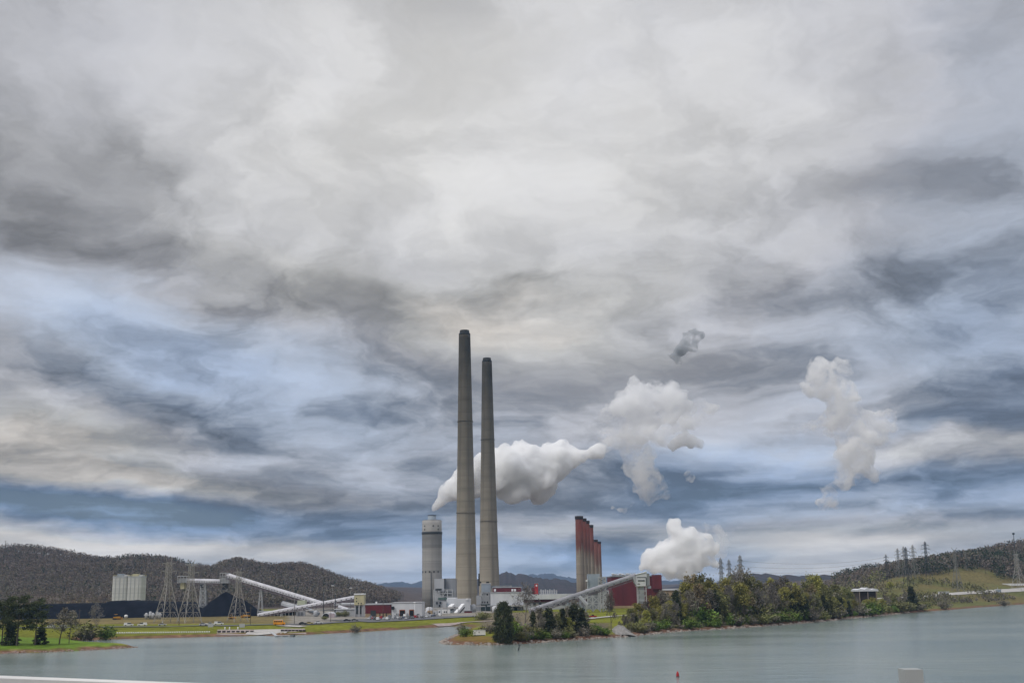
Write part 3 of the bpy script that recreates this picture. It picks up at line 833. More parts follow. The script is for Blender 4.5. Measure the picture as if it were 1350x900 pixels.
solo('oshrub', 640, 806, 816, 'olive thicket below the dark substation steelwork right of the grass bank', 1.8)
solo('bud', 665, 806, 818, 'brown scrub tree behind the dark rounded evergreen below the long white shed', 1.2)
solo('gshrub', 468, 822, 834, 'small brown bush on the turf bank below the maroon shed', 1.0)
for u, vt in [(1175, 766), (1142, 768), (1160, 775)]:
    solo('yellow', u, vt, 787, {1175: 'yellow green tree right of the white roofed shed', 1142: 'rounded yellow tree behind the white roofed shed', 1160: 'low yellow tree just behind the right end of the white roofed shed'}[u], 1.4, 60)
# the dark evergreen on the point: broad and rounded
rg = make_conifer(301, 14, 4.6, 'ever', 11000, .42, 'dark rounded cypress shaped evergreen, tallest tree at the tip of the point', base=.02, top_pow=.55)
P = hit(664, 847); rg.location = (P.x, P.y, P.z - .2)
hh = pos(664, 793, P.y).z - P.z; rg.scale = (hh / 14 * .74, hh / 14 * .74, hh / 14)

# --- left headland
for i, (u, vt, vb, w, lab) in enumerate([(2, 790, 850, 1.0, 'dark pine cut by the left edge of the view on the lawn point'), (22, 785, 850.5, 1.15, 'tallest dark pine on the lawn point, dense dark foliage below its crown'),
                                         (46, 790, 850, 1.0, 'right hand pine of the group on the lawn point, lean trunk and ragged crown'), (-22, 788, 850, 1.0, 'pine on the lawn point standing just left of the others')]):
    o = make_pine(400 + i, 17, lab)
    P = hit(u, vb); o.location = (P.x, P.y, P.z - .1); s = (pos(u, vt, P.y).z - P.z) / 17; o.scale = (s * w * 1.1, s * w * 1.1, s)
for u, vt, vb, lab in [(14, 822, 850, 'low dark cedar under the tallest pine on the lawn point'), (53, 826, 849, 'small dark cedar under the right hand pine on the lawn point')]:
    o = plant_px('ever', u, vt, vb, lab, None, 1.7)
solo('bud', 78, 802, 848.5, 'spreading pale budding tree right of the pines on the lawn point', 1.25)
solo('bud', 91, 806, 847.5, 'small forked leafless tree at the water side of the lawn point', .9)
solo('grey', 127, 796, 838, 'thin leafless grey tree behind the rounded green bush', .9)
for u, vt, vb, k, w, lab in [(122, 820, 843.5, 'oshrub', 1.5, 'broad rounded olive green bush at the head of the small inlet'), (140, 824, 843, 'shrub', 1.3, 'bright green bush at the right of the inlet bushes'), (112, 826, 844, 'gshrub', 1.2, 'brown bush at the left of the inlet bushes')]:
    solo(k, u, vt, vb, lab, w)
for u, vb, vt, lab in [(428, 816.5, 811, 'low green bush beside the dark mouthed arched shed'), (448, 812.5, 805, 'dark green bush left of the tan transfer tower, smaller of two'), (457, 812.5, 804, 'dark green bush left of the tan transfer tower, nearer to it')]:
    solo('oshrub', u, vt, vb, lab, 1.0)

# --- woods that read as one mass: left hills and right hill, as small crowns of leaf-sized faces on stems
def forest(name, X, Y, Hs, rng, mats, per, size, dark_share):
    Z, _ = ground_h(X, Y)
    n = len(X)
    th = rng.random((n, per)) * 6.283; r = np.sqrt(rng.random((n, per))); zz = rng.random((n, per))
    rad = (Hs * rng.uniform(.28, .42, n))[:, None]
    ev = rng.random(n) < (dark_share * 3.2 * lat_noise(X, Y, 90, 93) ** 2 + .35 * ((X > -770) & (X < -640) & (Y > 2120)))
    shape = np.where(ev[:, None], 1.05 - zz, np.sqrt(np.clip(1 - (zz * 1.5 - .6) ** 2, .05, 1)))
    cx = X[:, None] + r * np.cos(th) * rad * shape; cyy = Y[:, None] + r * np.sin(th) * rad * shape
    cz = Z[:, None] + Hs[:, None] * (np.where(ev[:, None], .08, .30) + np.where(ev[:, None], .92, .70) * zz)
    C = np.stack([cx, cyy, cz], -1)
    patch = np.clip(lat_noise(X, Y, 120, 91) * 1.5 - .25 + rng.normal(size=n) * .22, 0, .999)
    kind = np.where(ev, len(mats) - 1, (patch * (len(mats) - 1)).astype(int))
    if name == 'hillside_woods':                           # younger olive growth on the low slopes, brown oak above
        young = rng.random(n) < np.clip((62 + 50 * (lat_noise(X, Y, 130, 97) - .5) - Z) / 30, 0, .5)
        kind = np.where(young & ~ev, np.where(rng.random(n) < .55, 2, 1), np.where(ev, kind, np.where(rng.random(n) < .6, np.where(rng.random(n) < .5, 0, 4), kind)))
    o = cards(name, C.reshape(-1, 3), (rng.uniform(.6, 1.4, (n, per)) * size).ravel(), mats[0], rng)
    for m in mats[1:]: o.data.materials.append(m)
    o.data.polygons.foreach_set('material_index', np.repeat(kind, per).astype(np.int32))
    # stems
    s = np.minimum(.22, Hs * .014)
    q = np.array([(-1, -.6), (1, -.6), (0, 1)])
    V = []
    base = np.stack([X, Y, Z - .5], -1); topz = Z + Hs * .75
    for a, b_ in q: V.append(np.stack([X + a * s, Y + b_ * s, Z - .5], -1))
    for a, b_ in q: V.append(np.stack([X + a * s * .3, Y + b_ * s * .3, topz], -1))
    V = np.stack(V, 1).reshape(-1, 3)
    f = np.array([(0, 1, 4, 3), (1, 2, 5, 4), (2, 0, 3, 5)])
    Q = (np.arange(n)[:, None, None] * 6 + f[None]).reshape(-1, 4)
    st = np_mesh('stems', V, Q, M['bark'], o)
    return setting(o, 'stuff')
W1 = pmat('winter_wood_brown', (.190, .155, .130), (.155, .126, .106), .05, 1, spec=.05)
W2 = pmat('winter_wood_grey', (.200, .175, .150), (.165, .142, .124), .05, 1, spec=.05)
W3 = pmat('winter_wood_olive', (.182, .160, .112), (.150, .132, .095), .05, 1, spec=.05)
W4 = pmat('winter_wood_russet', (.192, .150, .122), (.158, .122, .102), .05, 1, spec=.05)
WD = pmat('wood_evergreen', (.058, .074, .040), (.042, .054, .032), .05, 1, spec=.05)
rng = np.random.default_rng(5)
n = 15000
Y = rng.uniform(1400, 2420, n); az_ = rng.uniform(math.atan((-150 - 675) / FPX), math.atan((545 - 675) / FPX), n); X = Y * np.tan(az_)
hh_, _ = ground_h(X, Y)
ok = (hh_ > 4.5) & ~((Y < 1560) & (lat_noise(X, Y, 60, 77) > .62))
X, Y = X[ok], Y[ok]
o = forest('hillside_woods', X, Y, rng.uniform(9, 17, len(X)), rng, [W1, W2, W3, W1, W4, WD], 30, 1.45, .07)
tag(o, 'leafless brown woods covering the left hills behind the coal yard', 'woods')
n = 5200
Y = rng.uniform(1250, 1720, n); az_ = rng.uniform(math.atan((1085 - 675) / FPX), math.atan((1440 - 675) / FPX), n); X = Y * np.tan(az_)
edge = np.interp(675 + FPX * X / Y, [a for a, q in WEDGE], [q for a, q in WEDGE])
ok = Y > edge + rng.normal(size=n) * 14
X, Y = X[ok], Y[ok]
o = forest('hilltop_woods', X, Y, rng.uniform(9, 17, len(X)), rng, [W1, W3, W2, WD, WD], 26, 1.5, .40)
tag(o, 'mixed evergreen and bare woods along the top of the right hill', 'woods')
n = 2200                                                   # scrub on the open slope
Y = rng.uniform(1010, 1330, n); az_ = rng.uniform(math.atan((1150 - 675) / FPX), math.atan((1400 - 675) / FPX), n); X = Y * np.tan(az_)
ok = (lat_noise(X, Y, 45, 61) > .44 + .12 * rng.random(n)) & (ground_h(X, Y)[1] > 25)
X, Y = X[ok], Y[ok]
o = forest('slope_scrub', X, Y, rng.uniform(1.5, 5.5, len(X)) * np.where(X / Y < .36, 1.5, 1), rng, [FOL['olive'], W3, W2, FOL['olive'], WD], 18, .9, .12)
tag(o, 'low scrub dotted over the open grassy slope under the pylons', 'scrub')
n = 700                                                    # woods on flat land behind the plant
Y = rng.uniform(1150, 1500, n); az_ = rng.uniform(math.atan((868 - 675) / FPX), math.atan((1150 - 675) / FPX), n); X = Y * np.tan(az_)
o = forest('background_woods', X, Y, rng.uniform(8, 15, n), rng, [W1, W2, FOL['olive'], W3, WD], 20, 1.3, .2)
tag(o, 'line of mixed trees behind the wooded shore, right of the boiler house', 'woods')
# ------------------------------------------------------------------ stones along the water line
def rocks(name, pts, per_m, lo, hi, seed, mat, label, band=(-.6, 2.2)):
    rng = np.random.default_rng(seed)
    P = np.array([(on_z(u, v, 0).x, on_z(u, v, 0).y) for u, v in pts])
    seg = np.linalg.norm(np.diff(P, axis=0), axis=1); cum = np.concatenate([[0], np.cumsum(seg)])
    n = int(cum[-1] * per_m)
    s = rng.random(n) * cum[-1]
    X = np.interp(s, cum, P[:, 0]); Y = np.interp(s, cum, P[:, 1])
    dx = np.interp(s + 1, cum, P[:, 0]) - np.interp(s - 1, cum, P[:, 0]); dy = np.interp(s + 1, cum, P[:, 1]) - np.interp(s - 1, cum, P[:, 1])
    L = np.hypot(dx, dy) + 1e-6
    off = rng.uniform(*band, n)
    X = X - dy / L * off; Y = Y + dx / L * off
    Z, _ = ground_h(X, Y)
    r = rng.uniform(lo, hi, n) * rng.uniform(.6, 1.2, n)
    base = np.array([(-1, -1, -.6), (1, -1, -.6), (1, 1, -.6), (-1, 1, -.6), (-.7, -.7, .6), (.7, -.7, .6), (.7, .7, .6), (-.7, .7, .6)])
    V = base[None] * (r[:, None, None] * rng.uniform(.6, 1.2, (n, 1, 3))) * rng.uniform(.75, 1.25, (n, 8, 3))
    a = rng.random(n) * 6.28; c, s_ = np.cos(a)[:, None], np.sin(a)[:, None]
    V = np.stack([V[..., 0] * c - V[..., 1] * s_, V[..., 0] * s_ + V[..., 1] * c, V[..., 2]], -1) + np.stack([X, Y, np.maximum(Z, -.1) + r * .25], -1)[:, None]
    f = np.array([(3, 2, 1, 0), (4, 5, 6, 7), (0, 1, 5, 4), (1, 2, 6, 5), (2, 3, 7, 6), (3, 0, 4, 7)])
    o = np_mesh(name, V.reshape(-1, 3), (np.arange(n)[:, None, None] * 8 + f[None]).reshape(-1, 4), mat)
    return tag(setting(o, 'stuff'), label, 'rocks')
rocks('shore_stones', [p for p in SHORE_PX if 581 <= p[0] <= 1210 and p[1] > 806][4:], 1.9, .25, .75, 3, M['rock'], 'pale riprap stones along the foot of the wooded shore')
rocks('shore_stones', [(-150, 862), (0, 861), (60, 859.5), (110, 857), (150, 854.8), (182, 852.6)], 2.2, .2, .5, 4, pmat('pink_rock', (.36, .25, .21), (.25, .17, .14), .6, .9, c3=(.42, .36, .33)), 'pinkish stones edging the lawn point')
# ------------------------------------------------------------------ the power station
def rect(u0, u1, v0, v1, Y):
    vm_ = (v0 + v1) / 2; um = (u0 + u1) / 2
    return pos(u0, vm_, Y).x, pos(u1, vm_, Y).x, pos(um, v1, Y).z, pos(um, v0, Y).z
class Bld:
    """a building authored in picture columns and rows at a known distance; each part its own mesh under one Empty"""
    def __init__(self, name, label, cat, u, v, Y, group=None):
        p = pos(u, v, Y); self.o = Vector((p.x, Y, gz(p.x, Y)))
        self.root = thing(name, label, cat, self.o, group)
    def part(self, name, mb, mat, parent=None, smooth=False, label=None):
        ob = mb.build(name, M[mat] if isinstance(mat, str) else mat, parent or self.root, smooth, self.o)
        if label: ob['label'] = label
        return ob
    def box(self, name, u0, u1, v0, v1, Y, D, mat, parent=None, down=False, label=None):
        x0, x1, z0, z1 = rect(u0, u1, v0, v1, Y)
        if down: z0 = self.o.z - .6
        return self.part(name, MB().box(x0, x1, Y, Y + D, z0, z1), mat, parent, False, label)
def obox(mb, u0, u1, v0, v1, Y, D):
    x0, x1, z0, z1 = rect(u0, u1, v0, v1, Y)
    return mb.box(x0, x1, Y, Y + D, z0, z1)

# --- weathered concrete of the stacks: pour rings, streaks, darker towards the mouth
def stack_mat(name, base, top_tone, H, ring=8.0, top_from=.35, red=None, streak=.5):
    m = bpy.data.materials.new(name); m.use_nodes = True
    t = m.node_tree; b = t.nodes['Principled BSDF']; b.inputs['Roughness'].default_value = .9; b.inputs['Specular IOR Level'].default_value = .15
    L = t.links.new
    tcn = t.nodes.new('ShaderNodeTexCoord')
    sp_ = t.nodes.new('ShaderNodeSeparateXYZ'); L(tcn.outputs['Object'], sp_.inputs[0])
    def mth(op, a, b_=None, cl=False):
        n = t.nodes.new('ShaderNodeMath'); n.operation = op; n.use_clamp = cl
        for i, x in enumerate((a, b_)):
            if x is None: continue
            if isinstance(x, (int, float)): n.inputs[i].default_value = x
            else: L(x, n.inputs[i])
        return n.outputs[0]
    def nz(scale, stretch, det=5):
        mp = t.nodes.new('ShaderNodeMapping'); mp.inputs['Scale'].default_value = stretch; L(tcn.outputs['Object'], mp.inputs[0])
        n = t.nodes.new('ShaderNodeTexNoise'); n.inputs['Scale'].default_value = scale; n.inputs['Detail'].default_value = det; L(mp.outputs[0], n.inputs['Vector'])
        return n.outputs[0]
    def mix(f, a, b_):
        n = t.nodes.new('ShaderNodeMix'); n.data_type = 'RGBA'
        if isinstance(f, (int, float)): n.inputs[0].default_value = f
        else: L(f, n.inputs[0])
        for k, x in ((6, a), (7, b_)):
            if isinstance(x, tuple): n.inputs[k].default_value = (*x, 1)
            else: L(x, n.inputs[k])
        return n.outputs[2]
    zn = mth('DIVIDE', sp_.outputs[2], H)
    band = nz(1.0 / ring, (.02, .02, 1.0), 3)                    # lifts of slightly different concrete
    streaks = nz(.22, (1, 1, .02), 6)                           # runs down the wall
    blot = nz(.06, (1, 1, .5), 6)
    dark = tuple(x * .72 for x in base)
    c = mix(mth('MULTIPLY', mth('SUBTRACT', band, .35), 2.6, True), dark, base)
    c = mix(mth('MULTIPLY', mth('SUBTRACT', streaks, .47), 5 * streak, True), c, tuple(x * .62 for x in base))
    if red:
        edge = mth('ADD', zn, mth('MULTIPLY', mth('SUBTRACT', nz(.8, (1, 1, .03), 4), .5), .5))
        k = mth('MULTIPLY', mth('SUBTRACT', edge, .56), 10, True)
        k = mth('MULTIPLY', k, mth('ADD', mth('MULTIPLY', blot, 1.3), .15), True)
        c = mix(k, c, red)
    # pour joints
    fr = mth('FRACT', mth('DIVIDE', sp_.outputs[2], ring * 1.6))
    jn = mth('LESS_THAN', fr, .035)
    c = mix(mth('MULTIPLY', jn, .38), c, tuple(x * .35 for x in base))
    sk = mth('MULTIPLY', mth('ADD', mth('SUBTRACT', zn, top_from), mth('MULTIPLY', mth('SUBTRACT', blot, .5), .35)), 1.0 / (1 - top_from), True)  # wall darkens with height, its transition broken by blotches
    c = mix(mth('MULTIPLY', sk, .92), c, top_tone)
    L(c, b.inputs['Base Color'])
    return m
def tall_chimney(label, ub, ut, vt, wb, wt, Y, zb=3.5):
    top = pos(ut, vt, Y); base_u = ub
    x = pos(ub, 780, Y).x
    H = top.z - zb; px = Y / FPX * 1.0
    root = thing('chimney', label, 'chimney', (x, Y, zb - .5))
    r0 = wb * mpp(Y) / 2 * .985; r1 = wt * mpp(Y) / 2 * .985
    prof = []
    for i in range(60):
        t = i / 59
        prof.append((r0 + (r1 - r0) * (t ** .86), H * .982 * t))
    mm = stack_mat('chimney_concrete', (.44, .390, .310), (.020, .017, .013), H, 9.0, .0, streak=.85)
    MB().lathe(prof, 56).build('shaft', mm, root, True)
    dk = pmat('dark_rim', (.03, .03, .028), (.02, .02, .02), .3, .95)
    MB().lathe([(r1 * 1.0, H * .982), (r1 * 1.0, H * .987), (r1 * .86, H * .990), (r1 * .80, H), (r1 * .70, H), (r1 * .70, H * .985)], 40).build('cap', dk, root, True)
    lad = MB()                                                   # access ladder and warning light landings
    lad.beam((r0 * .3, -r0 * .97, 2), (r1 * .3, -r1 * .97, H * .97), .5, .35)
    lad.build('ladder', mm, root)
    for f in (.33, .66):
        r = r0 + (r1 - r0) * f ** .86
        MB().lathe([(r + .02, H * f - .25), (r + .7, H * f - .2), (r + .7, H * f + .2), (r + .02, H * f + .25)], 56, caps=False).build('landing', mm, root, True)
    return root
tall_chimney('taller of two slender grey chimneys, left one with dark top', 614.8, 610.8, 435, 29.5, 15.5, 1330)
tall_chimney('slender grey chimney with dark top, right and lower looking of the two', 645.2, 639.5, 471.5, 28, 13.2, 1490)

# --- the stout flue stack that gives off the main plume
Y = 1240
x = pos(569.6, 760, Y).x; zt = pos(569.6, 686, Y).z; H = zt - 3
root = thing('flue_stack', 'stout pale concrete stack with dark band and steel flue, trailing the white plume', 'chimney', (x, Y, 3))
rr_ = 12.6 * mpp(Y)
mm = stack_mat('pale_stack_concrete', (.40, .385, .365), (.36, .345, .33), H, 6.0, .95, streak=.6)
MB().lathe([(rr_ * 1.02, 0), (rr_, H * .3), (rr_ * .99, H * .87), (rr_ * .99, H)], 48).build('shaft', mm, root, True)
z1 = pos(569.6, 701, Y).z - 3; z2 = pos(569.6, 722, Y).z - 3
MB().lathe([(rr_ + .1, z2), (rr_ + .12, z1 - 2.4)], 48, caps=False).build('stained_band', stack_mat('stained_concrete', (.29, .283, .275), (.20, .196, .19), z1, 5, .80, streak=1.0), root, True)
MB().lathe([(rr_ + .15, z1 - 2.4), (rr_ + .5, z1 - 2.2), (rr_ + .5, z1), (rr_ + .15, z1 + .1)], 48, caps=False).build('ring', M['dark_steel'], root, True)
MB().lathe([(rr_ * .9, H - .2), (rr_ * .9, H + .6), (rr_ * .2, H + .6)], 48).build('roof', M['grey_panel'], root)
fl = MB().lathe([(5.4 * mpp(Y), H), (5.2 * mpp(Y), H + 6.6 * mpp(Y)), (4.6 * mpp(Y), H + 6.6 * mpp(Y)), (4.6 * mpp(Y), H)], 32, caps=False).build('flue', M['blue_grey'], root, True)
MB().lathe([(5.5 * mpp(Y), H + 6.2 * mpp(Y)), (5.7 * mpp(Y), H + 6.9 * mpp(Y)), (4.5 * mpp(Y), H + 6.9 * mpp(Y))], 32, caps=False).build('rim', M['dark_steel'], fl, True)
for du in (-8.4, -.5, 2.4, 8.2):
    for v in (693.5, 698):
        a = math.asin(max(-1, min(1, du / 12.6)))
        px_x = rr_ * math.sin(a); py_y = -rr_ * math.cos(a)
        zz = pos(569.6, v, Y).z - 3
        if abs(du) > 1 and not (v == 698 and abs(du) < 3):
            MB().box(px_x - .6, px_x + .6, py_y - .06, py_y + 1.2, zz - .7, zz + .7).build('opening', M['dark_void'], root)
lad = MB().beam((-.2, -rr_ - .3, 1), (-.2, -rr_ - .3, H * .42), .5, .4)
lad.build('ladder', M['dark_steel'], root)
for k in range(5):
    a = R(-150 + 25 * k); MB().box(rr_ * math.cos(a) - .8, rr_ * math.cos(a) + .8, rr_ * math.sin(a) - .3, rr_ * math.sin(a) + 1, H * .41, H * .425).build('bracket', M['dark_steel'], root)

# --- the row of old red topped stacks
old = [(763.0, 757.8, 768.2, 680, 1165, 'nearest and tallest looking of the old red topped stacks'), (769.2, 765.0, 772.2, 683, 1195, 'second old red topped stack from the left, half hidden by the nearest one'),
       (773.4, 769.6, 776.4, 686, 1225, 'third old red topped stack from the left of the row'), (778.6, 775.0, 781.2, 691.5, 1265, 'fourth old red topped stack, last of the four higher ones'),
       (784.0, 780.8, 787.0, 711, 1330, 'fifth old red topped stack, left of the two lower ones'), (788.6, 786.0, 791.4, 713.5, 1365, 'sixth old red topped stack, farthest right and lowest of the row')]
for k, (u, a, b_, vt, Y, lab) in enumerate(old):
    top = pos(u, vt, Y); H = top.z - 3
    x = pos(u + 2.8, 775, Y).x
    r1 = (b_ - a) / 2 * mpp(Y) * .93
    root = thing('brick_stack', lab, 'chimney', (x, Y, 3), 'old red topped stacks')
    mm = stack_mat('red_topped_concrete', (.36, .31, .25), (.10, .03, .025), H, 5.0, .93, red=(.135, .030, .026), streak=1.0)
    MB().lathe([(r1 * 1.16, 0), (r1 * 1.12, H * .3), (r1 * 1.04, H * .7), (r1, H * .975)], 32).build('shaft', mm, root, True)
    MB().lathe([(r1 * 1.04, H * .965), (r1 * 1.10, H * .97), (r1 * 1.10, H), (r1 * .8, H), (r1 * .8, H * .97)], 32, caps=False).build('cap', pmat('dark_cap', (.035, .025, .025), None, .5, .95), root, True)

# --- pair of coal silos on the left
for (a, b_, lab, k) in [(150.8, 170.3, 'left of two pale concrete silos standing behind the coal heap', 0), (170.6, 190.0, 'right of two pale concrete silos standing behind the coal heap', 1)]:
    Y = 1250; um = (a + b_) / 2
    p = pos(um, 775, Y); r = (b_ - a) / 2 * mpp(Y)
    zt = pos(um, 759.5, Y).z; g0 = gz(p.x, Y)
    root = thing('silo', lab, 'silo', (p.x, Y, g0))
    H = zt - g0
    def sq(t_, q=1.0):                                        # rounded square plan
        c_, s_ = math.cos(t_), math.sin(t_)
        return (r * q * math.copysign(abs(c_) ** .34, c_), r * q * math.copysign(abs(s_) ** .34, s_))
    def tower(levels, n=48):
        vs = [(*sq(2 * math.pi * i / n, q), z) for q, z in levels for i in range(n)]
        fs = [(k * n + i, k * n + (i + 1) % n, (k + 1) * n + (i + 1) % n, (k + 1) * n + i) for k in range(len(levels) - 1) for i in range(n)]
        m_ = (len(levels) - 1) * n
        return MB().add(vs, fs + [tuple(range(n - 1, -1, -1)), tuple(range(m_, m_ + n))])
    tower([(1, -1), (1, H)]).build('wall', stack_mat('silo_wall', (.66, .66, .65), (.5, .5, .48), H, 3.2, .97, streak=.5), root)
    tower([(1.012, H - 1.6), (1.012, H + .25)]).build('roof', M['pale_grey'], root)
    rb = MB()
    for x in (-.52, 0, .52): rb.box(r * x - .3, r * x + .3, -r - .22, -r + .1, -.5, H - 1.7)
    rb.build('pilasters', M['pale_grey'], root)
    rl = MB()
    for i in range(20):
        a0 = sq(2 * math.pi * i / 20); a1 = sq(2 * math.pi * (i + 1) / 20)
        rl.beam((*a0, H), (*a0, H + 1.5), .16)
        for q in (.8, 1.5): rl.beam((*a0, H + q), (*a1, H + q), .12)
    rl.build('railing', M['tan_panel'], root)
    MB().box(-r * .5, r * .3, -r * .5, r * .2, H, H + 2.6).build('machine_house', M['tan_panel'] if k else M['blue_grey'], root)
    MB().box(r * .32, r * .9, -r * .4, r * .3, H, H + 1.6).build('hopper', M['white_panel'], root)

# --- coal heaps
def heap(name, label, outline, Y0, Y1, seed, mat='coal', noise_amp=.7):
    """heap from its skyline (column, row), spread between Y0 and Y1"""
    us = np.linspace(outline[0][0], outline[-1][0], 160)
    Ym = (Y0 + Y1) / 2
    vv = np.interp(us, [p[0] for p in outline], [p[1] for p in outline])
    top = np.array([pos(u, v, Ym).z for u, v in zip(us, vv)])
    xs = np.array([pos(u, 790, Ym).x for u in us])
    base = np.array([gz(xx, Ym) for xx in xs[::16]]); base = np.interp(xs, xs[::16], base)
    S = np.linspace(-1, 1, 41); vs = []
    for s in S:
        slope = (abs(s)) * (Y1 - Y0) / 2
        z = np.minimum(top, base + np.maximum((Y1 - Y0) / 2 - slope, 0) * .62)
        z = z + noise_amp * (lat_noise(xs, xs * 0 + s * 60, 9, seed) - .5) * (z > base + .5) + .4 * noise_amp * (lat_noise(xs, xs * 0 + s * 60, 3.1, seed + 1) - .5) * (z > base + .5)
        vs.append(np.stack([xs, np.full_like(xs, Ym + s * (Y1 - Y0) / 2), np.where(abs(s) == 1, base - .6, z)], -1))
    vs = np.concatenate(vs); n = len(us)
    ix = np.arange(len(S) * n).reshape(len(S), n)
    q = np.stack([ix[:-1, :-1], ix[:-1, 1:], ix[1:, 1:], ix[1:, :-1]], -1).reshape(-1, 4)
    o = np_mesh(name, vs, q, M[mat])
    return tag(o, label, 'coal heap' if mat == 'coal' else 'gravel heap')
heap('coal_heap', 'long low flat topped heap of black coal in front of the silos', [(20, 802), (45, 797), (62, 796), (120, 795), (148, 795.5), (152, 794.4), (160, 791.5), (175, 791), (200, 792.5), (240, 793.5), (262, 797), (285, 801), (300, 806)], 985, 1095, 3)
# cone under the conveyor head
p = pos(296, 813, 1010); apex = pos(296, 779.5, 1010).z
g0 = gz(p.x, 1010); Hc = apex - g0
mb = MB(); ring = []
nn = 56
prof = [(1.0, 0), (.86, .13), (.7, .30), (.55, .46), (.4, .61), (.26, .755), (.12, .90), (.03, .985), (.005, 1)]
vs = []; fs = []
for k, (rf, hf) in enumerate(prof):
    for i in range(nn):
        t_ = 2 * math.pi * i / nn
        w = 1 + .12 * (noise.noise(Vector((math.cos(t_) * 2, math.sin(t_) * 2, hf * 4))))
        stretch = 1.35 if math.cos(t_) > 0 else 1.0
        vs.append((math.cos(t_) * rf * Hc * 1.42 * w * stretch, math.sin(t_) * rf * Hc * 1.42 * w, hf * Hc - (1 if k == 0 else 0)))
for k in range(len(prof) - 1):
    for i in range(nn):
        j = (i + 1) % nn; fs.append((k * nn + i, k * nn + j, (k + 1) * nn + j, (k + 1) * nn + i))
cone = mb.add(vs, fs).build('coal_heap', M['coal'], None, True)
cone.location = (p.x, 1010, g0)
tag(cone, 'steep pointed cone of black coal below the conveyor transfer tower', 'coal heap')
heap('gravel_heap', 'pale grey gravel slope running down to the water on the wooded shore', [(805, 838), (808, 831), (814, 825.5), (820, 826), (826, 831), (836, 837)], hit(818, 838).y + 1, hit(818, 838).y + 26, 8, 'gravel_heap', 1.6)

# --- lattice work
def lattice(mb, c0, w0, c1, w1, bays, t):
    """X-braced four-sided frame from centre c0 (half width w0) up to c1 (half width w1)"""
    c0, c1 = Vector(c0), Vector(c1)
    cs = [(-1, -1), (1, -1), (1, 1), (-1, 1)]
    def pt(k, f):
        w = w0 + (w1 - w0) * f; c = c0.lerp(c1, f)
        return c + Vector((cs[k % 4][0] * w, cs[k % 4][1] * w, 0))
    for i in range(bays):
        f0, f1 = i / bays, (i + 1) / bays
        for k in range(4):
            mb.beam(pt(k, f0), pt(k + 1, f1), t); mb.beam(pt(k + 1, f0), pt(k, f1), t)
            mb.beam(pt(k, f1), pt(k + 1, f1), t)
    return mb
def legs4(root, c0, w0, c1, w1, t, mat, o=(0, 0, 0)):
    for sx_, sy_ in ((-1, -1), (1, -1), (1, 1), (-1, 1)):
        MB().beam((c0[0] + sx_ * w0, c0[1] + sy_ * w0, c0[2]), (c1[0] + sx_ * w1, c1[1] + sy_ * w1, c1[2]), t).build('leg', M[mat], root, False, o)

# --- conveyors
def gallery(mb_top, mb_under, p0, p1, w, h):
    """tube-like covered belt: pale rounded hood on a darker truss floor"""
    p0, p1 = Vector(p0), Vector(p1)
    d = (p1 - p0).normalized(); s = d.cross(Vector((0, 0, 1))).normalized(); u = s.cross(d)
    prof = [(-w / 2, -h * .15), (w / 2, -h * .15), (w / 2, h * .25), (w * .33, h * .48), (0, h * .58), (-w * .33, h * .48), (-w / 2, h * .25)]
    n = len(prof)
    vs = [p + s * a + u * b_ for p in (p0, p1) for a, b_ in prof]
    mb_top.add(vs, [tuple(range(n)), tuple(range(2 * n - 1, n - 1, -1))] + [((i + 1) % n, i, i + n, (i + 1) % n + n) for i in range(n)])
    L = (p1 - p0).length; k = max(2, int(L / 4.5))
    for sd in (-1, 1):
        a0 = p0 + s * (sd * w * .46) - u * (h * .5); a1 = p1 + s * (sd * w * .46) - u * (h * .5)
        mb_under.beam(a0, a1, .28)
        for i in range(k):
            q0 = p0.lerp(p1, i / k) + s * (sd * w * .46); q1 = p0.lerp(p1, (i + .5) / k) + s * (sd * w * .46); q2 = p0.lerp(p1, (i + 1) / k) + s * (sd * w * .46)
            mb_under.beam(q0 - u * (h * .15), q1 - u * (h * .5), .2); mb_under.beam(q1 - u * (h * .5), q2 - u * (h * .15), .2)
    mb_under.beam(p0 - u * h * .2, p1 - u * h * .2, w * .9, .15)
def windows_along(root, p0, p1, w, h, n, o):
    p0, p1 = Vector(p0), Vector(p1); d = (p1 - p0).normalized(); s = d.cross(Vector((0, 0, 1))).normalized(); u = s.cross(d)
    if s.y > 0: s = -s
    mb = MB()
    for i in range(n):
        c = p0.lerp(p1, (i + .5) / n) + s * (w / 2 + .03) + u * (h * .02)
        mb.beam(c - d * .6, c + d * .6, .08, .55)
    return mb.build('window_strip', M['dark_steel'], root, False, o)
def conveyor(label, p0, p1, w, h, bents=(), wins=0, mat='gallery', footing=None):
    c = (Vector(p0) + Vector(p1)) / 2; o = Vector((c.x, c.y, gz(c.x, c.y)))
    root = thing('conveyor', label, 'conveyor', o)
    a, b_ = MB(), MB(); gallery(a, b_, p0, p1, w, h)
    a.build('gallery', M[mat], root, False, o); b_.build('truss', M['gallery_under'], root, False, o)
    if wins: windows_along(root, p0, p1, w, h, wins, o)
    for f, spread in bents:
        q = Vector(p0).lerp(Vector(p1), f); g0 = gz(q.x, q.y)
        mb = MB(); tp = q.z - h * .5
        for sy_ in (-1, 1):
            mb.beam((q.x - .4, q.y + sy_ * w * .35, tp), (q.x - spread, q.y + sy_ * w * .7, g0 - .5), .38)
            mb.beam((q.x + .4, q.y + sy_ * w * .35, tp), (q.x + spread, q.y + sy_ * w * .7, g0 - .5), .38)
        for f2 in (.3, .6):
            zz = g0 + (tp - g0) * f2; sw = spread * (1 - f2) + .4 * f2
            mb.beam((q.x - sw, q.y - w * .6, zz), (q.x + sw, q.y - w * .6, zz), .22)
        mb.build('trestle', M['pale_steel'], root, False, o)
    return root, o
Yc = 1010
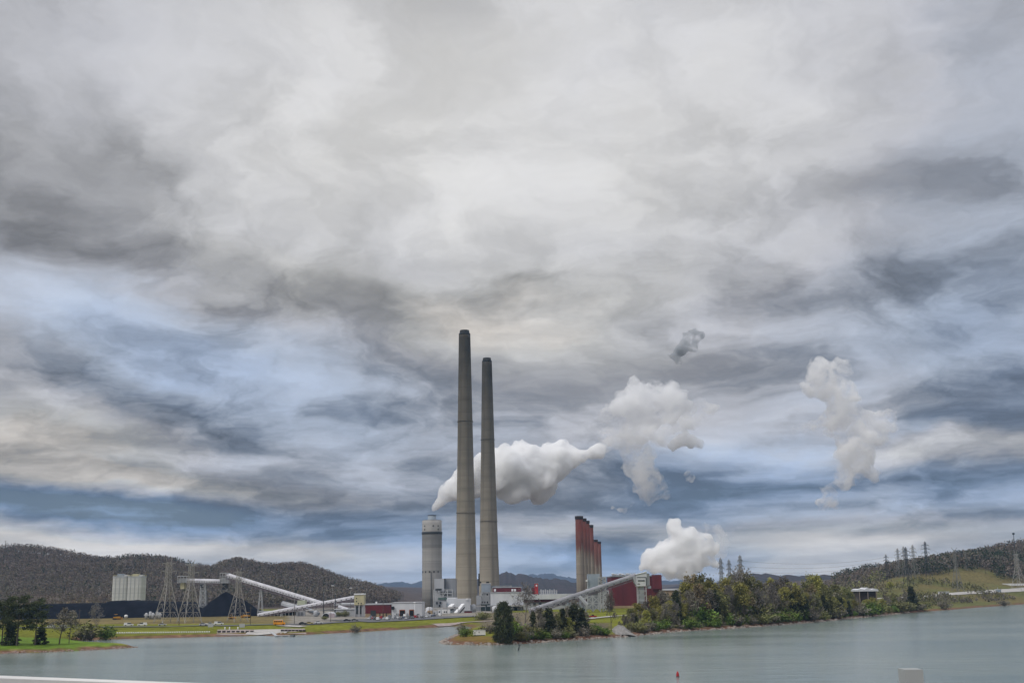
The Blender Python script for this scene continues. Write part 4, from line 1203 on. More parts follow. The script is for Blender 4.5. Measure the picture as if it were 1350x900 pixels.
tA, tB = pos(246, 766.2, Yc), pos(291, 767.2, Yc)
conveyor('level white covered conveyor between the two transfer towers above the coal', tA, tB, 3.2, 4.4, (), 14)
p1_ = pos(426, 797.0, 985)
conveyor('long white covered conveyor sloping down to the right from the higher transfer tower', pos(298.5, 758.8, Yc), p1_, 3.4, 4.6, ((.365, 2.2), (.76, 1.4)), 34)
conveyor('white covered conveyor rising right to the tan transfer tower', pos(341, 811, 975), pos(468, 787.8, 930), 3.0, 3.4, ((.25, 1.0), (.6, 1.2), (.85, 1.2)), 20)
conveyor('short grey conveyor sloping down behind the small white junction house', pos(373, 796, 1000), pos(398, 803, 985), 4.2, 4.6, (), 0, 'pale_grey')
conveyor('short teal grey conveyor running down right from the small white junction house', pos(401, 801, 960), pos(420, 809.5, 955), 3.2, 3.0, (), 0, 'blue_grey')
conveyor('small white conveyor sloping down left of the tan transfer tower', pos(447, 799.5, 935), pos(459, 803.5, 930), 2.4, 2.6, ((.5, .8),), 0)
conveyor('level grey pipe bridge behind the tan transfer tower', pos(440, 797, 950), pos(470, 796.5, 950), 2.2, 2.6, ((.2, .7), (.7, .7)), 0, 'pale_grey')
def head_tower(label, u0, u1, v0, v1, Y, D, post_v, mat='pale_steel', chute=True):
    b = Bld('transfer_tower', label, 'conveyor tower', (u0 + u1) / 2, 813, Y)
    x0, x1, z0, z1 = rect(u0, u1, v0, v1, Y)
    b.part('machine_house', MB().box(x0 + .6, x1 - .6, Y + .6, Y + D - .6, z0, (z0 + z1) / 2 + .6), mat)
    fr = MB()
    for x in np.linspace(x0, x1, 4):
        for y in (Y, Y + D): fr.beam((x, y, z0 - .4), (x, y, z1), .3)
    for z in np.linspace(z0, z1, 4):
        for y in (Y, Y + D): fr.beam((x0, y, z), (x1, y, z), .26)
        for x in (x0, x1): fr.beam((x, Y, z), (x, Y + D, z), .26)
    b.part('platform_frame', fr, 'pale_steel')
    b.part('roof', MB().box(x0 - .3, x1 + .3, Y - .3, Y + D + .3, z1, z1 + .35), 'white_panel')
    if post_v:
        zz = pos((u0 + u1) / 2, post_v, Y).z
        cx = (x0 + x1) / 2
        b.part('chute', MB().box(cx - 1.6, cx + 1.6, Y + 1.5, Y + D - 1.5, zz, z0 - .05), 'tan_panel' if not chute else 'dark_steel')
    return b
hb = head_tower('transfer tower at the left free end of the level conveyor', 234, 246, 759.4, 767.5, Yc - 2, 9, 776, chute=False)
hb2 = head_tower('higher transfer tower where the level and the sloping conveyor meet', 290, 300.5, 755.2, 768, Yc - 2, 9, 777)
# legs of the second one and its bracing
lt = MB(); p = pos(295, 768, Yc); g0 = gz(p.x, Yc)
hb2.part('support_frame', lattice(MB(), (p.x, Yc + 2.5, g0 + 10), 4.0, (p.x, Yc + 2.5, p.z), 3.6, 3, .3), 'galv')
# lattice support tower with chute near (268, 780)
b = Bld('support_tower', 'braced steel tower under the middle of the level conveyor with stair and chute', 'conveyor tower', 268, 806, Yc)
p0 = pos(267.5, 806, Yc); p1 = pos(268.3, 769, Yc)
lm = MB(); lattice(lm, (p0.x, Yc, 3), 3.0, (p1.x, Yc, p1.z), 1.9, 7, .34)
b.part('bracing', lm, 'pale_steel'); legs4(b.root, (p0.x, Yc, 3), 3.0, (p1.x, Yc, p1.z), 1.9, .45, 'pale_steel', b.o)
q0, q1 = pos(272, 800, Yc - 5), pos(281.5, 811, Yc - 10)
b.part('chute', MB().beam(q0, q1, 2.2, 1.6), 'steel')
b.part('hood', MB().box(p0.x - 4.2, p0.x + 1.5, Yc - 5, Yc - 1, pos(268, 805, Yc).z, pos(268, 801, Yc).z), 'white_panel')
b.part('hopper', MB().box(p1.x - 2.6, p1.x - .4, Yc - 2.2, Yc + 2.2, pos(266, 776, Yc).z, pos(266, 769.5, Yc).z), 'dark_steel')

# --- junction house, tan tower, arched shed, pylons of steel behind
b = Bld('junction_house', 'small pale green topped junction house where two conveyors cross', 'conveyor house', 397, 812, 960)
b.box('wall', 391, 400, 795, 812, 960, 8, 'white_panel', down=True)
b.box('upper_storey', 392, 402, 791, 797, 959.5, 9, pmat('pale_green', (.50, .52, .38), (.42, .45, .33), .3, .6))
for u in (393.2, 397.2): b.box('door', u, u + 1.6, 806.5, 811, 959.8, .5, 'grey_panel')
b = Bld('conveyor_shed', 'long low open sided shed under the lower conveyor', 'shed', 368, 813, 985)
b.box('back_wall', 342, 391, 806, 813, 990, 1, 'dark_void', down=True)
b.box('roof', 340, 392, 804.6, 806.2, 984, 9, 'pale_grey')
for u in np.linspace(342, 390, 11): b.box('post', u, u + .6, 806, 813, 984.5, .6, 'pale_steel', down=True)
b = Bld('transfer_tower', 'tan topped square transfer tower left of the maroon shed', 'conveyor tower', 473, 812, 905)
b.box('upper_house', 467, 480, 783.6, 797, 905, 9, 'tan_panel')
b.box('roof', 466.6, 480.4, 781.8, 783.6, 904.6, 9.8, 'white_paint')
b.box('lower_house', 468.2, 479, 797.1, 812, 906, 8, 'pale_grey', down=True)
for u, v in ((469.3, 787.6), (469.3, 791.5), (471.8, 794.2), (475.5, 794.2)): b.box('window', u, u + 1.4, v, v + 1.6, 904.9, .4, 'window_glass')
for u0, u1 in ((469.5, 472), (474.6, 476.4)): b.box('door', u0, u1, 798.5, 809, 905.8, .5, 'dark_steel')
for u in (467.2, 473.2, 479.4): b.box('column', u, u + .7, 797, 812, 904.7, .6, 'pale_steel', down=True)
b = Bld('arched_shed', 'low arched shed with dark open mouth beside the conveyors', 'shed', 433, 813, 900)
x0, x1, z0, z1 = rect(424, 441, 806.6, 814, 900)
def arch(x0, x1, z0, z1, n=12):
    return [(x1 - (x1 - x0) * (1 - math.cos(math.pi * i / n)) / 2, z0 + (z1 - z0) * math.sin(math.pi * i / n) ** .7) for i in range(n + 1)]
b.part('shell', MB().prism(arch(x0, x1, z0 - .5, z1), 900, 916), 'white_panel')
xm = x0 + (x1 - x0) * .62
b.part('mouth', MB().prism(arch(x0 + .5, xm, z0 - .4, z1 - .9), 899.7, 900.05), 'dark_void')
b.box('side_wall', 433.5, 441, 808, 814, 899.2, .9, pmat('pinkish_panel', (.50, .42, .45), None, .2, .7), down=True)
for u, vt_, w in ((426.3, 780, 1.3), (441.6, 782, 1.5)):
    Y = 925; p = pos(u, 812, Y); g0 = gz(p.x, Y)
    o = thing('vent_mast', 'dark slim mast at the foot of the sloping conveyor' if u < 430 else 'dark slim mast left of the tan transfer tower, right of the arched shed', 'mast', (p.x, Y, g0))
    h_ = pos(u, vt_, Y).z - g0
    MB().lathe([(w * mpp(Y) * .42, -.5), (w * mpp(Y) * .38, h_ * .97)], 10).build('pole', M['dark_steel'], o, True)
    MB().lathe([(w * mpp(Y) * .5, h_ * .97), (w * mpp(Y) * .5, h_)], 10).build('cap', M['steel'], o, True)
for u, vt_, lab in ((438, 772, 'thin grey lamp mast behind the sloping conveyor'), (462, 775, 'thin lamp mast just left of the tan tower'), (388, 783, 'thin lamp mast above the small junction house')):
    Y = 940; p = pos(u, 812, Y); g0 = gz(p.x, Y); h_ = pos(u, vt_, Y).z - g0
    o = thing('lamp_mast', lab, 'lamp mast', (p.x, Y, g0))
    MB().lathe([(.22, -.5), (.12, h_)], 8).build('pole', M['galv'], o, True)
    MB().box(-1.1, 1.1, -.3, .3, h_, h_ + .5).build('lamp_head', M['white_paint'], o)
b = Bld('plant_shed', 'cluster shed of pale panels between the arched shed and the tan tower', 'shed', 454, 811, 925)
b.box('wall', 441, 467, 803, 812, 925, 9, 'pale_grey', down=True)
b.box('roof', 440.5, 467.5, 802, 803, 924.5, 10, 'white_panel')
for u in (444, 450, 458): b.box('door', u, u + 2.4, 806, 811.5, 924.7, .5, 'grey_panel')

# --- maroon shed, grey warehouse
b = Bld('maroon_shed', 'maroon clad shed with tan base beside the tan transfer tower', 'shed', 499, 811, 885)
b.box('wall', 481.5, 515.5, 796.8, 808, 885, 16, 'maroon')
b.box('base_wall', 481.7, 515.3, 808.05, 812, 885.2, 15.6, 'tan_base', down=True)
b.box('roof', 481, 516, 795.2, 796.8, 884.7, 16.6, 'pale_grey')
b.box('door', 488.5, 495.5, 804.2, 811.6, 884.7, .4, 'dark_steel')
for u in (500.2, 504.5, 508.6): b.box('post', u, u + .9, 807.6, 811.6, 884.8, .3, 'dark_void')
b.box('vent', 495, 497, 792.6, 795.2, 890, 2, 'white_paint')
b = Bld('grey_warehouse', 'pale grey warehouse with two black doorways right of the maroon shed', 'warehouse', 537, 811, 882)
b.box('wall', 516.3, 556.5, 794.4, 812, 882, 26, 'white_panel', down=True)
b.box('roof', 516, 556.9, 793.4, 794.4, 881.7, 26.6, 'pale_grey')
for u0, u1, v0 in ((527.2, 533.4, 804.2), (540, 545, 804.0)):
    fr = b.box('door_frame', u0 - .6, u1 + .6, v0 - 1.0, 811.4, 881.75, .4, pmat('orange_trim', (.40, .12, .05), None, .5, .6))
    b.box('doorway', u0, u1, v0, 811.4, 881.5, .3, 'dark_void', fr)
b.box('awning', 516.4, 519.5, 799, 803, 880.6, 1.3, 'dark_void')
for u in (522, 524.5, 536.5): b.box('panel_door', u, u + 1.6, 808, 811.4, 881.7, .4, 'grey_panel')
p = pos(546.6, 812, 872); g0 = gz(p.x, 872); h_ = pos(546.6, 795, 872).z - g0
o = thing('lamp_mast', 'slim lamp mast with bright head before the grey warehouse', 'lamp mast', (p.x, 872, g0))
MB().lathe([(.2, -.5), (.13, h_)], 8).build('pole', M['white_paint'], o, True)
MB().lathe([(.2, h_), (.65, h_ + .2), (.65, h_ + .9), (.2, h_ + 1.1)], 10).build('lamp_head', M['white_paint'], o, True)
b = Bld('low_offices', 'row of low cream site cabins behind the parked cars, right of the grey warehouse', 'site cabins', 570, 811, 930)
for u0, u1, v0, m_ in ((557.5, 563, 805.5, 'white_panel'), (563.6, 570, 804.4, 'tan_base'), (570.5, 577, 805, 'pale_grey'), (577.4, 582, 803.4, 'white_panel')):
    c = b.box('cabin', u0, u1, v0, 811, 930, 8, m_, down=True)
    b.box('window', u0 + 1.2, u0 + 2.6, v0 + 1.8, v0 + 3.4, 929.8, .3, 'window_glass', c)

# --- scrubber block beside the flue stack
b = Bld('scrubber_block', 'grey clad scrubber block standing between the flue stack and the taller chimney', 'plant building', 588, 800, 1215)
b.box('wall', 572.5, 585.6, 762.4, 800, 1218, 26, 'pale_grey', down=True)
b.box('right_wall', 587, 600.6, 762, 800, 1222, 26, 'grey_panel', down=True)
b.box('riser', 585.7, 586.9, 762.2, 776, 1219, 4, 'dark_steel')
b.box('duct', 579.5, 597.5, 778.8, 783.0, 1208, 9, 'grey_panel')
for v0, v1 in ((780.0, 781.4), (784.4, 785.4)): b.box('louvre_band', 585, 596, v0, v1, 1207, .6, 'dark_steel')
fr = MB()
for u in (571.5, 574.2, 577, 580, 584, 590, 596.4):
    p = pos(u, 790, 1205); fr.beam((p.x, 1205, 3), (p.x, 1205, pos(u, 777, 1205).z), .8)
for v in (777, 781.5, 786, 790.5, 795):
    a, c = pos(571.5, v, 1205), pos(597, v, 1205); fr.beam(a, c, .7)
for u in (571.5, 577, 584):
    fr.beam(pos(u, 795, 1205), pos(u + 5.5, 786, 1205), .4); fr.beam(pos(u, 786, 1205), pos(u + 5.5, 777, 1205), .4)
b.part('steel_frame', fr, 'pale_steel')
b.box('hopper', 574, 582, 775.4, 778, 1203, 5, 'dark_steel')
b.box('green_unit', 577.5, 590, 787.4, 789.8, 1202, 3, pmat('green_grey', (.10, .16, .14), None, .3, .7))
b.box('base_unit', 573, 589, 791, 800, 1200, 5, 'grey_panel', down=True)
for u, v in ((575, 793), (579.5, 792.6), (578.5, 796.5)): b.box('doorway', u, u + 2, v, v + 3, 1199.6, .5, 'dark_void')
# white sheds in front of the taller chimney
b = Bld('white_shed', 'white clad shed in front of the foot of the taller chimney', 'shed', 604, 806, 1010)
b.box('wall', 588.8, 620, 789.0, 807, 1010, 18, 'white_panel', down=True)
b.box('upper_box', 589.5, 602, 787.4, 789.0, 1011, 15, 'white_panel')
b.box('lamp', 614.6, 617, 788.2, 790.6, 1009, .7, 'white_paint')
b.box('side_bay', 588.9, 597, 796, 806.5, 1004, 5.9, 'blue_grey', down=True)
b.box('hatch', 583.2, 588.6, 792.8, 801.4, 1006, 6, 'pale_grey', down=True)
b = Bld('white_cabin', 'small white cabin with two dark windows left of the sloping white chute', 'cabin', 588, 809, 975)
b.box('wall', 582, 593, 802, 809.4, 975, 7, 'white_paint', down=True)
b.box('roof', 581.7, 593.4, 801.5, 802, 974.7, 7.6, 'pale_grey')
for u in (585.2, 587.8): b.box('window', u, u + 1.6, 805.2, 807, 974.8, .3, 'window_glass')
def chute(name, label, u0, v0, u1, v1, Y0, Y1, w, mat):
    p0, p1 = pos(u0, v0, Y0), pos(u1, v1, Y1)
    o = Vector((p0.x, Y0, gz(p0.x, Y0)))
    r = thing(name, label, 'conveyor', o)
    MB().beam(p0, p1, w, 2.2).build('hood', M[mat], r, False, o)
    MB().beam(p0 + Vector((.4, 0, -1.8)), p1 + Vector((.4, 0, -1.8)), w * .8, 1.2).build('truss', M['dark_steel'], r, False, o)
    MB().beam(p1 + Vector((0, 0, -1.5)), (p1.x, p1.y, gz(p1.x, p1.y) - .5), .6).build('post', M['pale_steel'], r, False, o)
chute('covered_chute', 'cream white covered chute sloping up in front of the white shed', 600.5, 808.5, 610.6, 797, 985, 1006, 2.6, 'white_paint')
chute('covered_chute', 'short white hooded chute above the small white cabin', 593, 800.6, 597.4, 797, 995, 1003, 3.4, 'white_paint')
# dark low hall behind the scrub
b = Bld('tank_shed', 'low dark red shed at the right of the sloping white chute', 'shed', 616, 808, 990)
b.box('wall', 612, 622, 805, 808.6, 990, 6, 'maroon', down=True)
b.box('roof', 611.6, 622.4, 804.3, 805, 989.6, 6.8, 'grey_panel')

# --- bunker block and long hall right of the chimneys
b = Bld('bunker_block', 'grey bunker block with open steel floors at the foot of the lower chimney', 'plant building', 640, 806, 1060)
b.box('upper_house', 634.6, 646.5, 769.4, 780, 1075, 18, 'blue_grey')
b.box('roof', 634.2, 647, 768.4, 769.4, 1074.6, 19, 'white_panel')
b.box('back_house', 647.2, 675, 771.4, 775, 1095, 12, 'grey_panel')
b.box('side_house', 628, 634.4, 784.6, 796, 1076, 10, 'pale_grey')
b.box('pipe', 630.6, 632.4, 755.6, 772, 1120, 2.5, 'dark_void')
for u in (632.6, 641, 643): b.box('vent', u, u + 1.8, 766.3, 768.3, 1080, 2.5, 'dark_void')
b.box('core', 634.8, 646.0, 780.05, 806, 1080, 14, 'pale_grey', down=True)
fl_ = MB()
for u in (634, 637, 640.5, 644, 646.6):
    p = pos(u, 790, 1066); fl_.beam((p.x, 1066, 3), (p.x, 1066, pos(u, 780, 1066).z), .7)
for v in (780.5, 785, 791, 795.5): fl_.beam(pos(633.6, v, 1066), pos(647, v, 1066), .7)
for u in (634, 640.5): fl_.beam(pos(u, 791, 1066), pos(u + 3, 785, 1066), .35)
b.part('steel_frame', fl_, 'pale_steel')
for u, v in ((635.5, 782.2), (641.5, 782.2), (635.5, 792.2), (638.6, 792.2), (641.8, 792.2)): b.box('opening', u, u + 2.4, v, v + 2.6, 1079.5, .5, 'dark_void')
b.box('lower_bay', 634, 646, 796, 807, 1065, 12, pmat('green_black', (.035, .05, .05), None, .3, .8), down=True)
b.box('left_bay', 628, 633.4, 796, 806.5, 1068, 9, 'grey_panel', down=True)
b = Bld('white_hall', 'big white clad hall with maroon roof strip behind the cypress on the point', 'plant building', 668, 800, 1050)
b.box('wall', 646.8, 690, 781, 797.2, 1050, 22, 'white_panel')
b.box('roof', 646.4, 690.4, 779.9, 781, 1049.6, 23, 'pale_grey')
b.box('clerestory', 649.5, 687, 774.2, 779.9, 1062, 10, 'maroon')
b.box('clerestory_roof', 649, 687.5, 773.4, 774.2, 1061.5, 11, 'pale_grey')
for u in (651.2, 674.2, 677.6): b.box('vent', u, u + 2.6, 776, 779, 1060.5, 1.4, 'white_paint')
b.box('canopy', 642, 692, 797.3, 799, 1046, 14, 'grey_panel')
b.box('lower_wall', 648, 690, 799.1, 808, 1056, 10, 'dark_steel', down=True)
for u in (649, 660, 671, 682): b.box('lower_panel', u, u + 7, 801, 807, 1055.4, .5, 'pale_grey')
b = Bld('turbine_hall', 'long low hall with white roof and dark red wall behind the rising conveyor', 'plant building', 730, 795, 1085)
b.box('roof', 690.8, 775, 782.6, 789.3, 1085, 20, 'white_panel')
b.box('wall', 691, 775, 789.4, 793, 1086, 18, pmat('dark_red_wall', (.09, .022, .025), None, .2, .8))
b.box('base_wall', 691, 775, 793.1, 803, 1087, 17, 'pale_grey', down=True)
for i in range(10): b.box('window', 695 + i * 7.6, 699 + i * 7.6, 794.4, 797, 1086.5, .4, 'window_glass')
for i in range(8):
    u = 712.5 + i * 2.9; b.box('roof_vent', u, u + 1.7, 776.4 + (i % 2) * .8, 782.6, 1092, 2.4, 'pale_grey')
pr = MB(); 
for v in (778.6, 781): pr.beam(pos(711, v, 1090), pos(735, v, 1090), .3)
b.part('railing', pr, 'pale_steel')
b = Bld('lift_tower', 'small bright red tower with white window above the long white roof', 'tower', 706.5, 795, 1095)
b.box('wall', 704.8, 709.4, 768.6, 783, 1096, 6, 'bright_red', down=True)
b.box('side_wing', 701.4, 704.7, 774.5, 782.6, 1097, 5, 'maroon', down=True)
b.box('window', 706.3, 708.2, 770.3, 772.6, 1095.7, .4, 'white_paint')
b.box('roof', 704.4, 709.8, 767.8, 768.6, 1095.6, 6.8, 'grey_panel')
b = Bld('rooftop_plant', 'cluster of small white roof units right of the white hall clerestory', 'roof plant', 694, 795, 1094)
for u, v in ((688, 777.6), (691.5, 776), (695, 777.8), (698.2, 776.6)): b.box('unit', u, u + 2.2, v, 783.6, 1094, 3, 'pale_grey', down=True)
# --- boiler house and its surroundings
b = Bld('boiler_house', 'big maroon clad boiler house with white roof vents behind the head house', 'plant building', 838, 800, 1100)
x0, x1, z0, z1 = rect(806.5, 873, 759.6, 800, 1100)
b.part('wall', MB().box(x0, x1, 1100, 1150, b.o.z - .6, z1), 'maroon')
b.part('roof', MB().box(x0 - .6, x1 + .6, 1099.4, 1150.6, z1, z1 + .8), 'grey_panel')
b.box('base_wall', 806.2, 846, 798, 803, 1099.2, .7, 'tan_base', down=True)
xw = pos(867, 780, 1100).x
b.box('corner_bay', 860, 872, 757.2, 776, 1096, 3.9, 'maroon')
for i in range(9):
    u = 808 + i * 3.2; h1 = 755.4 + (i % 3) * .7
    p = pos(u, 758, 1106); 
    b.part('roof_vent', MB().lathe([(1.0, z1 + .8), (1.0, pos(u, h1 + 1.2, 1106).z), (1.5, pos(u, h1 + .8, 1106).z), (1.1, pos(u, h1, 1106).z)], 12, (p.x, 1106, 0)), 'white_paint', smooth=True)
rl = MB(); rl.beam(pos(806, 756.4, 1100), pos(838, 754.8, 1100), .25); rl.beam(pos(806, 757.6, 1100), pos(838, 756.2, 1100), .25)
b.part('railing', rl, 'pale_steel')
b = Bld('precipitator', 'plain grey box standing against the old red topped stacks', 'plant building', 784, 795, 1060)
b.box('wall', 775.5, 791, 756.2, 779, 1062, 18, 'blue_grey')
b.box('plinth', 776, 790.6, 779.1, 800, 1064, 14, 'grey_panel', down=True)
for v in (764, 776):
    b.box('lamp', 772.2, 774.6, v, v + 2.2, 1060, 1.2, 'white_paint')
pz = MB(); pz.beam(pos(774.4, 762, 1061), pos(774.6, 796, 1061), .8)
b.part('riser', pz, 'pale_steel')
st = MB()
p = pos(795, 800, 1055); pt = pos(794, 760, 1055)
lattice(st, (p.x, 1062, 3), 3.4, (pt.x, 1062, pt.z), 3.2, 8, .45)
b2 = Bld('stair_tower', 'open white steel stair tower between the grey box and the boiler house', 'stair tower', 795, 798, 1060)
b2.part('bracing', st, 'pale_steel'); legs4(b2.root, (p.x, 1062, 3), 3.4, (pt.x, 1062, pt.z), 3.2, .6, 'pale_steel', b2.o)
for v in (762, 770, 778): b2.box('landing', 792, 798.5, v, v + .7, 1059, 6, 'tan_base')
# head house on its column
b = Bld('head_house', 'white head house on a tall column at the upper end of the rising conveyor', 'conveyor house', 847.5, 803, 962)
x0, x1, z0, z1 = rect(839, 853, 756.5, 772.2, 960)
ztop_r = pos(852, 752.8, 960).z; ztop_l = pos(838, 756.6, 960).z
b.part('wall', MB().prism([(x0, z0), (x1, z0), (x1, ztop_r - .4), (x0, ztop_l - .4)], 960, 971), 'white_panel')
b.part('roof', MB().prism([(x0 - .5, ztop_l - .38), (x1 + .5, ztop_r - .38), (x1 + .5, ztop_r), (x0 - .5, ztop_l)], 959.5, 971.5), 'white_paint')
b.part('left_flare', MB().prism([(x0 - .05, z0 + .3), (x0 - .05, ztop_l - 1.5), (pos(834.2, 760, 960).x, pos(834, 759.4, 960).z), (pos(836, 766, 960).x, pos(836, 766, 960).z)], 961, 970), 'pale_grey')
b.box('side_wing', 853.05, 856.4, 755.4, 771.4, 961.5, 8, 'pale_grey')
for v0, v1, u0, u1 in ((760.2, 760.9, 839.8, 851.4), (764.2, 765.6, 841, 850), (768.8, 769.5, 840.4, 843.6)): b.box('dark_strip', u0, u1, v0, v1, 959.75, .3, 'dark_steel')
b.box('window_strip', 851.6, 852.6, 760.5, 771.5, 959.75, .3, 'dark_steel')
b.box('column', 842.4, 850, 772.25, 803, 962, 7, 'pale_grey', down=True)
for u in (839.8, 851.6): b.box('leg', u, u + 1.1, 772.25, 803, 960.5, 1, 'pale_steel', down=True)
cb = MB()
for v in (778, 784.5, 791): cb.beam(pos(839.8, v, 960.8), pos(852.4, v, 960.8), .35)
cb.beam(pos(840, 791, 960.8), pos(852, 784.5, 960.8), .25); cb.beam(pos(840, 784.5, 960.8), pos(852, 778, 960.8), .25)
b.part('bracing', cb, 'pale_steel')
b.box('base_house', 841, 852, 795.2, 804, 958.5, 1.6, pmat('dull_mauve', (.20, .15, .16), None, .3, .8), down=True)
b.box('side_box', 853.6, 858.5, 772, 775.2, 961, 5, 'blue_grey')
# its conveyor, in one straight run, with the trestle tower and a second leg
q0, q1 = pos(698, 806.5, 935), pos(838.2, 759.6, 965)
rootc, oc = conveyor('long grey conveyor rising right to the white head house', q0, q1, 3.6, 4.6, (), 16, 'conveyor_grey')
mbt = MB(); f = (782 - 698) / 140.0; c = q0.lerp(q1, f); g0 = gz(c.x, c.y)
tw = Bld('trestle', 'square white braced trestle carrying the rising conveyor', 'trestle', 781, 803, c.y)
x0, x1 = pos(771.5, 790, c.y).x, pos(791, 790, c.y).x
zc = c.z - 3.2
for xa in (x0, (x0 + x1) / 2, x1):
    for ya in (c.y - 4, c.y + 4):
        zt_ = min(zc + (xa - c.x) * .33, q1.z)
        tw.part('leg', MB().beam((xa, ya, g0 - .5), (xa, ya, zt_), .55), 'pale_steel')
br = MB()
for ya in (c.y - 4, c.y + 4):
    for xa, xb in ((x0, (x0 + x1) / 2), ((x0 + x1) / 2, x1)):
        for za, zb in ((g0 + .5, g0 + (zc - g0) * .5), (g0 + (zc - g0) * .5, zc - 1)):
            br.beam((xa, ya, za), (xb, ya, zb), .36); br.beam((xb, ya, za), (xa, ya, zb), .36); br.beam((xa, ya, zb), (xb, ya, zb), .36)
tw.part('bracing', br, 'pale_steel')
b = Bld('trestle', 'second taller braced trestle under the rising conveyor, nearer the boiler house', 'trestle', 796, 803, 955)
c2 = q0.lerp(q1, (797 - 698) / 140.0); g0 = gz(c2.x, c2.y)
lm = MB(); lattice(lm, (c2.x, c2.y, g0), 2.6, (c2.x, c2.y, c2.z - 3), 2.2, 5, .36)
b.part('bracing', lm, 'pale_steel'); legs4(b.root, (c2.x, c2.y, g0 - .5), 2.6, (c2.x, c2.y, c2.z - 3), 2.2, .5, 'pale_steel', b.o)
conveyor('short grey conveyor branching down right under the rising one, before the trestle', pos(763, 786.5, 945), pos(773, 798, 945), 3.2, 3.6, (), 0, 'pale_grey')
b = Bld('substation_frame', 'blue grey steelwork and tanks under the middle of the rising conveyor', 'steelwork', 757, 803, 1000)
for i in range(6):
    u = 747 + i * 4.2; b.box('panel', u, u + 2.8, 791 + (i % 2) * 2, 803, 1000 + (i % 3) * 4, 3, 'blue_grey', down=True)
for v in (790.5, 796):
    pz = MB(); pz.beam(pos(745, v, 999), pos(772, v - .3, 999), .4); b.part('beam', pz, 'steel')
# low white buildings right of the boiler house, behind the trees
b = Bld('long_white_shed', 'long low white roofed shed right of the boiler house, above the trees', 'shed', 893, 782, 1180)
b.box('roof', 866, 912, 775.6, 777.6, 1180, 14, 'white_panel')
b.box('wall', 866.5, 911.5, 777.65, 786, 1181, 12, 'tan_base', down=True)
# white roofed shed on the right
b = Bld('canopy_shed', 'dark walled shed with white peaked roof among the trees at right', 'shed', 1144, 790, 900)
b.box('wall', 1132, 1156, 778.6, 791, 905, 14, pmat('brown_black', (.06, .048, .042), None, .3, .9), down=True)
x0, x1, z0, z1 = rect(1130.5, 1157.8, 774, 779, 903)
xm = (x0 + x1) / 2; zr = z0 + (z1 - z0) * .45
mb = MB()
for k in range(3):
    xa = x0 + (x1 - x0) * k / 3; xb = x0 + (x1 - x0) * (k + 1) / 3; xc = (xa + xb) / 2; zp = z1 - (0 if k == 1 else .8)
    mb.prism([(xa, z0), (xb, z0), (xb, zr), (xc, zp), (xa, zr)], 903, 921)
b.part('roof', mb, 'white_panel')
for u in (1133, 1144, 1155): b.box('post', u, u + .9, 779, 791, 903.4, .6, 'rust_galv', down=True)
b = Bld('roadside_cabin', 'small white box hut beside the pale road on the right hand bank', 'hut', 1245.5, 785, hit(1245, 784.6).y)
b.box('wall', 1239.6, 1251.4, 779.8, 785, hit(1245, 784.6).y, 6, 'white_panel', down=True)
b.box('roof', 1239.2, 1251.8, 779.2, 779.8, hit(1245, 784.6).y - .3, 6.6, 'pale_grey')
for u in (1242, 1247.5): b.box('window', u, u + 2, 781.4, 783.2, hit(1245, 784.6).y - .2, .3, 'window_glass')
yy = hit(1317, 780.4).y
b = Bld('roadside_cabin', 'small blue grey pump hut beside the road near the right edge', 'hut', 1317, 780, yy)
b.box('wall', 1314.4, 1320, 776.6, 780.6, yy, 4, 'blue_grey', down=True)
b.box('roof', 1314, 1320.4, 776.1, 776.6, yy - .3, 4.6, 'white_panel')
b.box('mast', 1315, 1315.5, 774, 776.1, yy + 1, .4, 'pale_steel')
yy = hit(1338, 772.6).y
b = Bld('white_trailer', 'long low white trailer parked on the slope at the right edge', 'trailer', 1336, 772, yy)
b.box('body', 1322, 1352, 768.6, 771.6, yy, 3, 'white_paint')
for u in (1326, 1329, 1345, 1348): 
    x, z = pos(u, 772, yy).x, pos(u, 772, yy).z
    b.part('wheel', MB().tube((x, yy - .1, b.o.z + .5), (x, yy + .4, b.o.z + .5), .55, n=12), 'rubber')
# white container on the point
pc = hit(636, 837.6)
b = Bld('container', 'white container standing on the grassy point beside a green shrub', 'container', 636, 837.6, pc.y)
b.box('body', 623.6, 640, 830.6, 836.6, pc.y, 3.0, 'white_paint')
b.box('roof', 623.4, 640.2, 830.2, 830.6, pc.y - .1, 3.2, 'pale_grey')
b.box('skid', 624.4, 639.2, 836.65, 837.8, pc.y + .2, 2.5, 'dark_steel', down=True)
b.box('door_mark', 631.2, 632.0, 832, 834, pc.y - .06, .1, 'dark_steel')
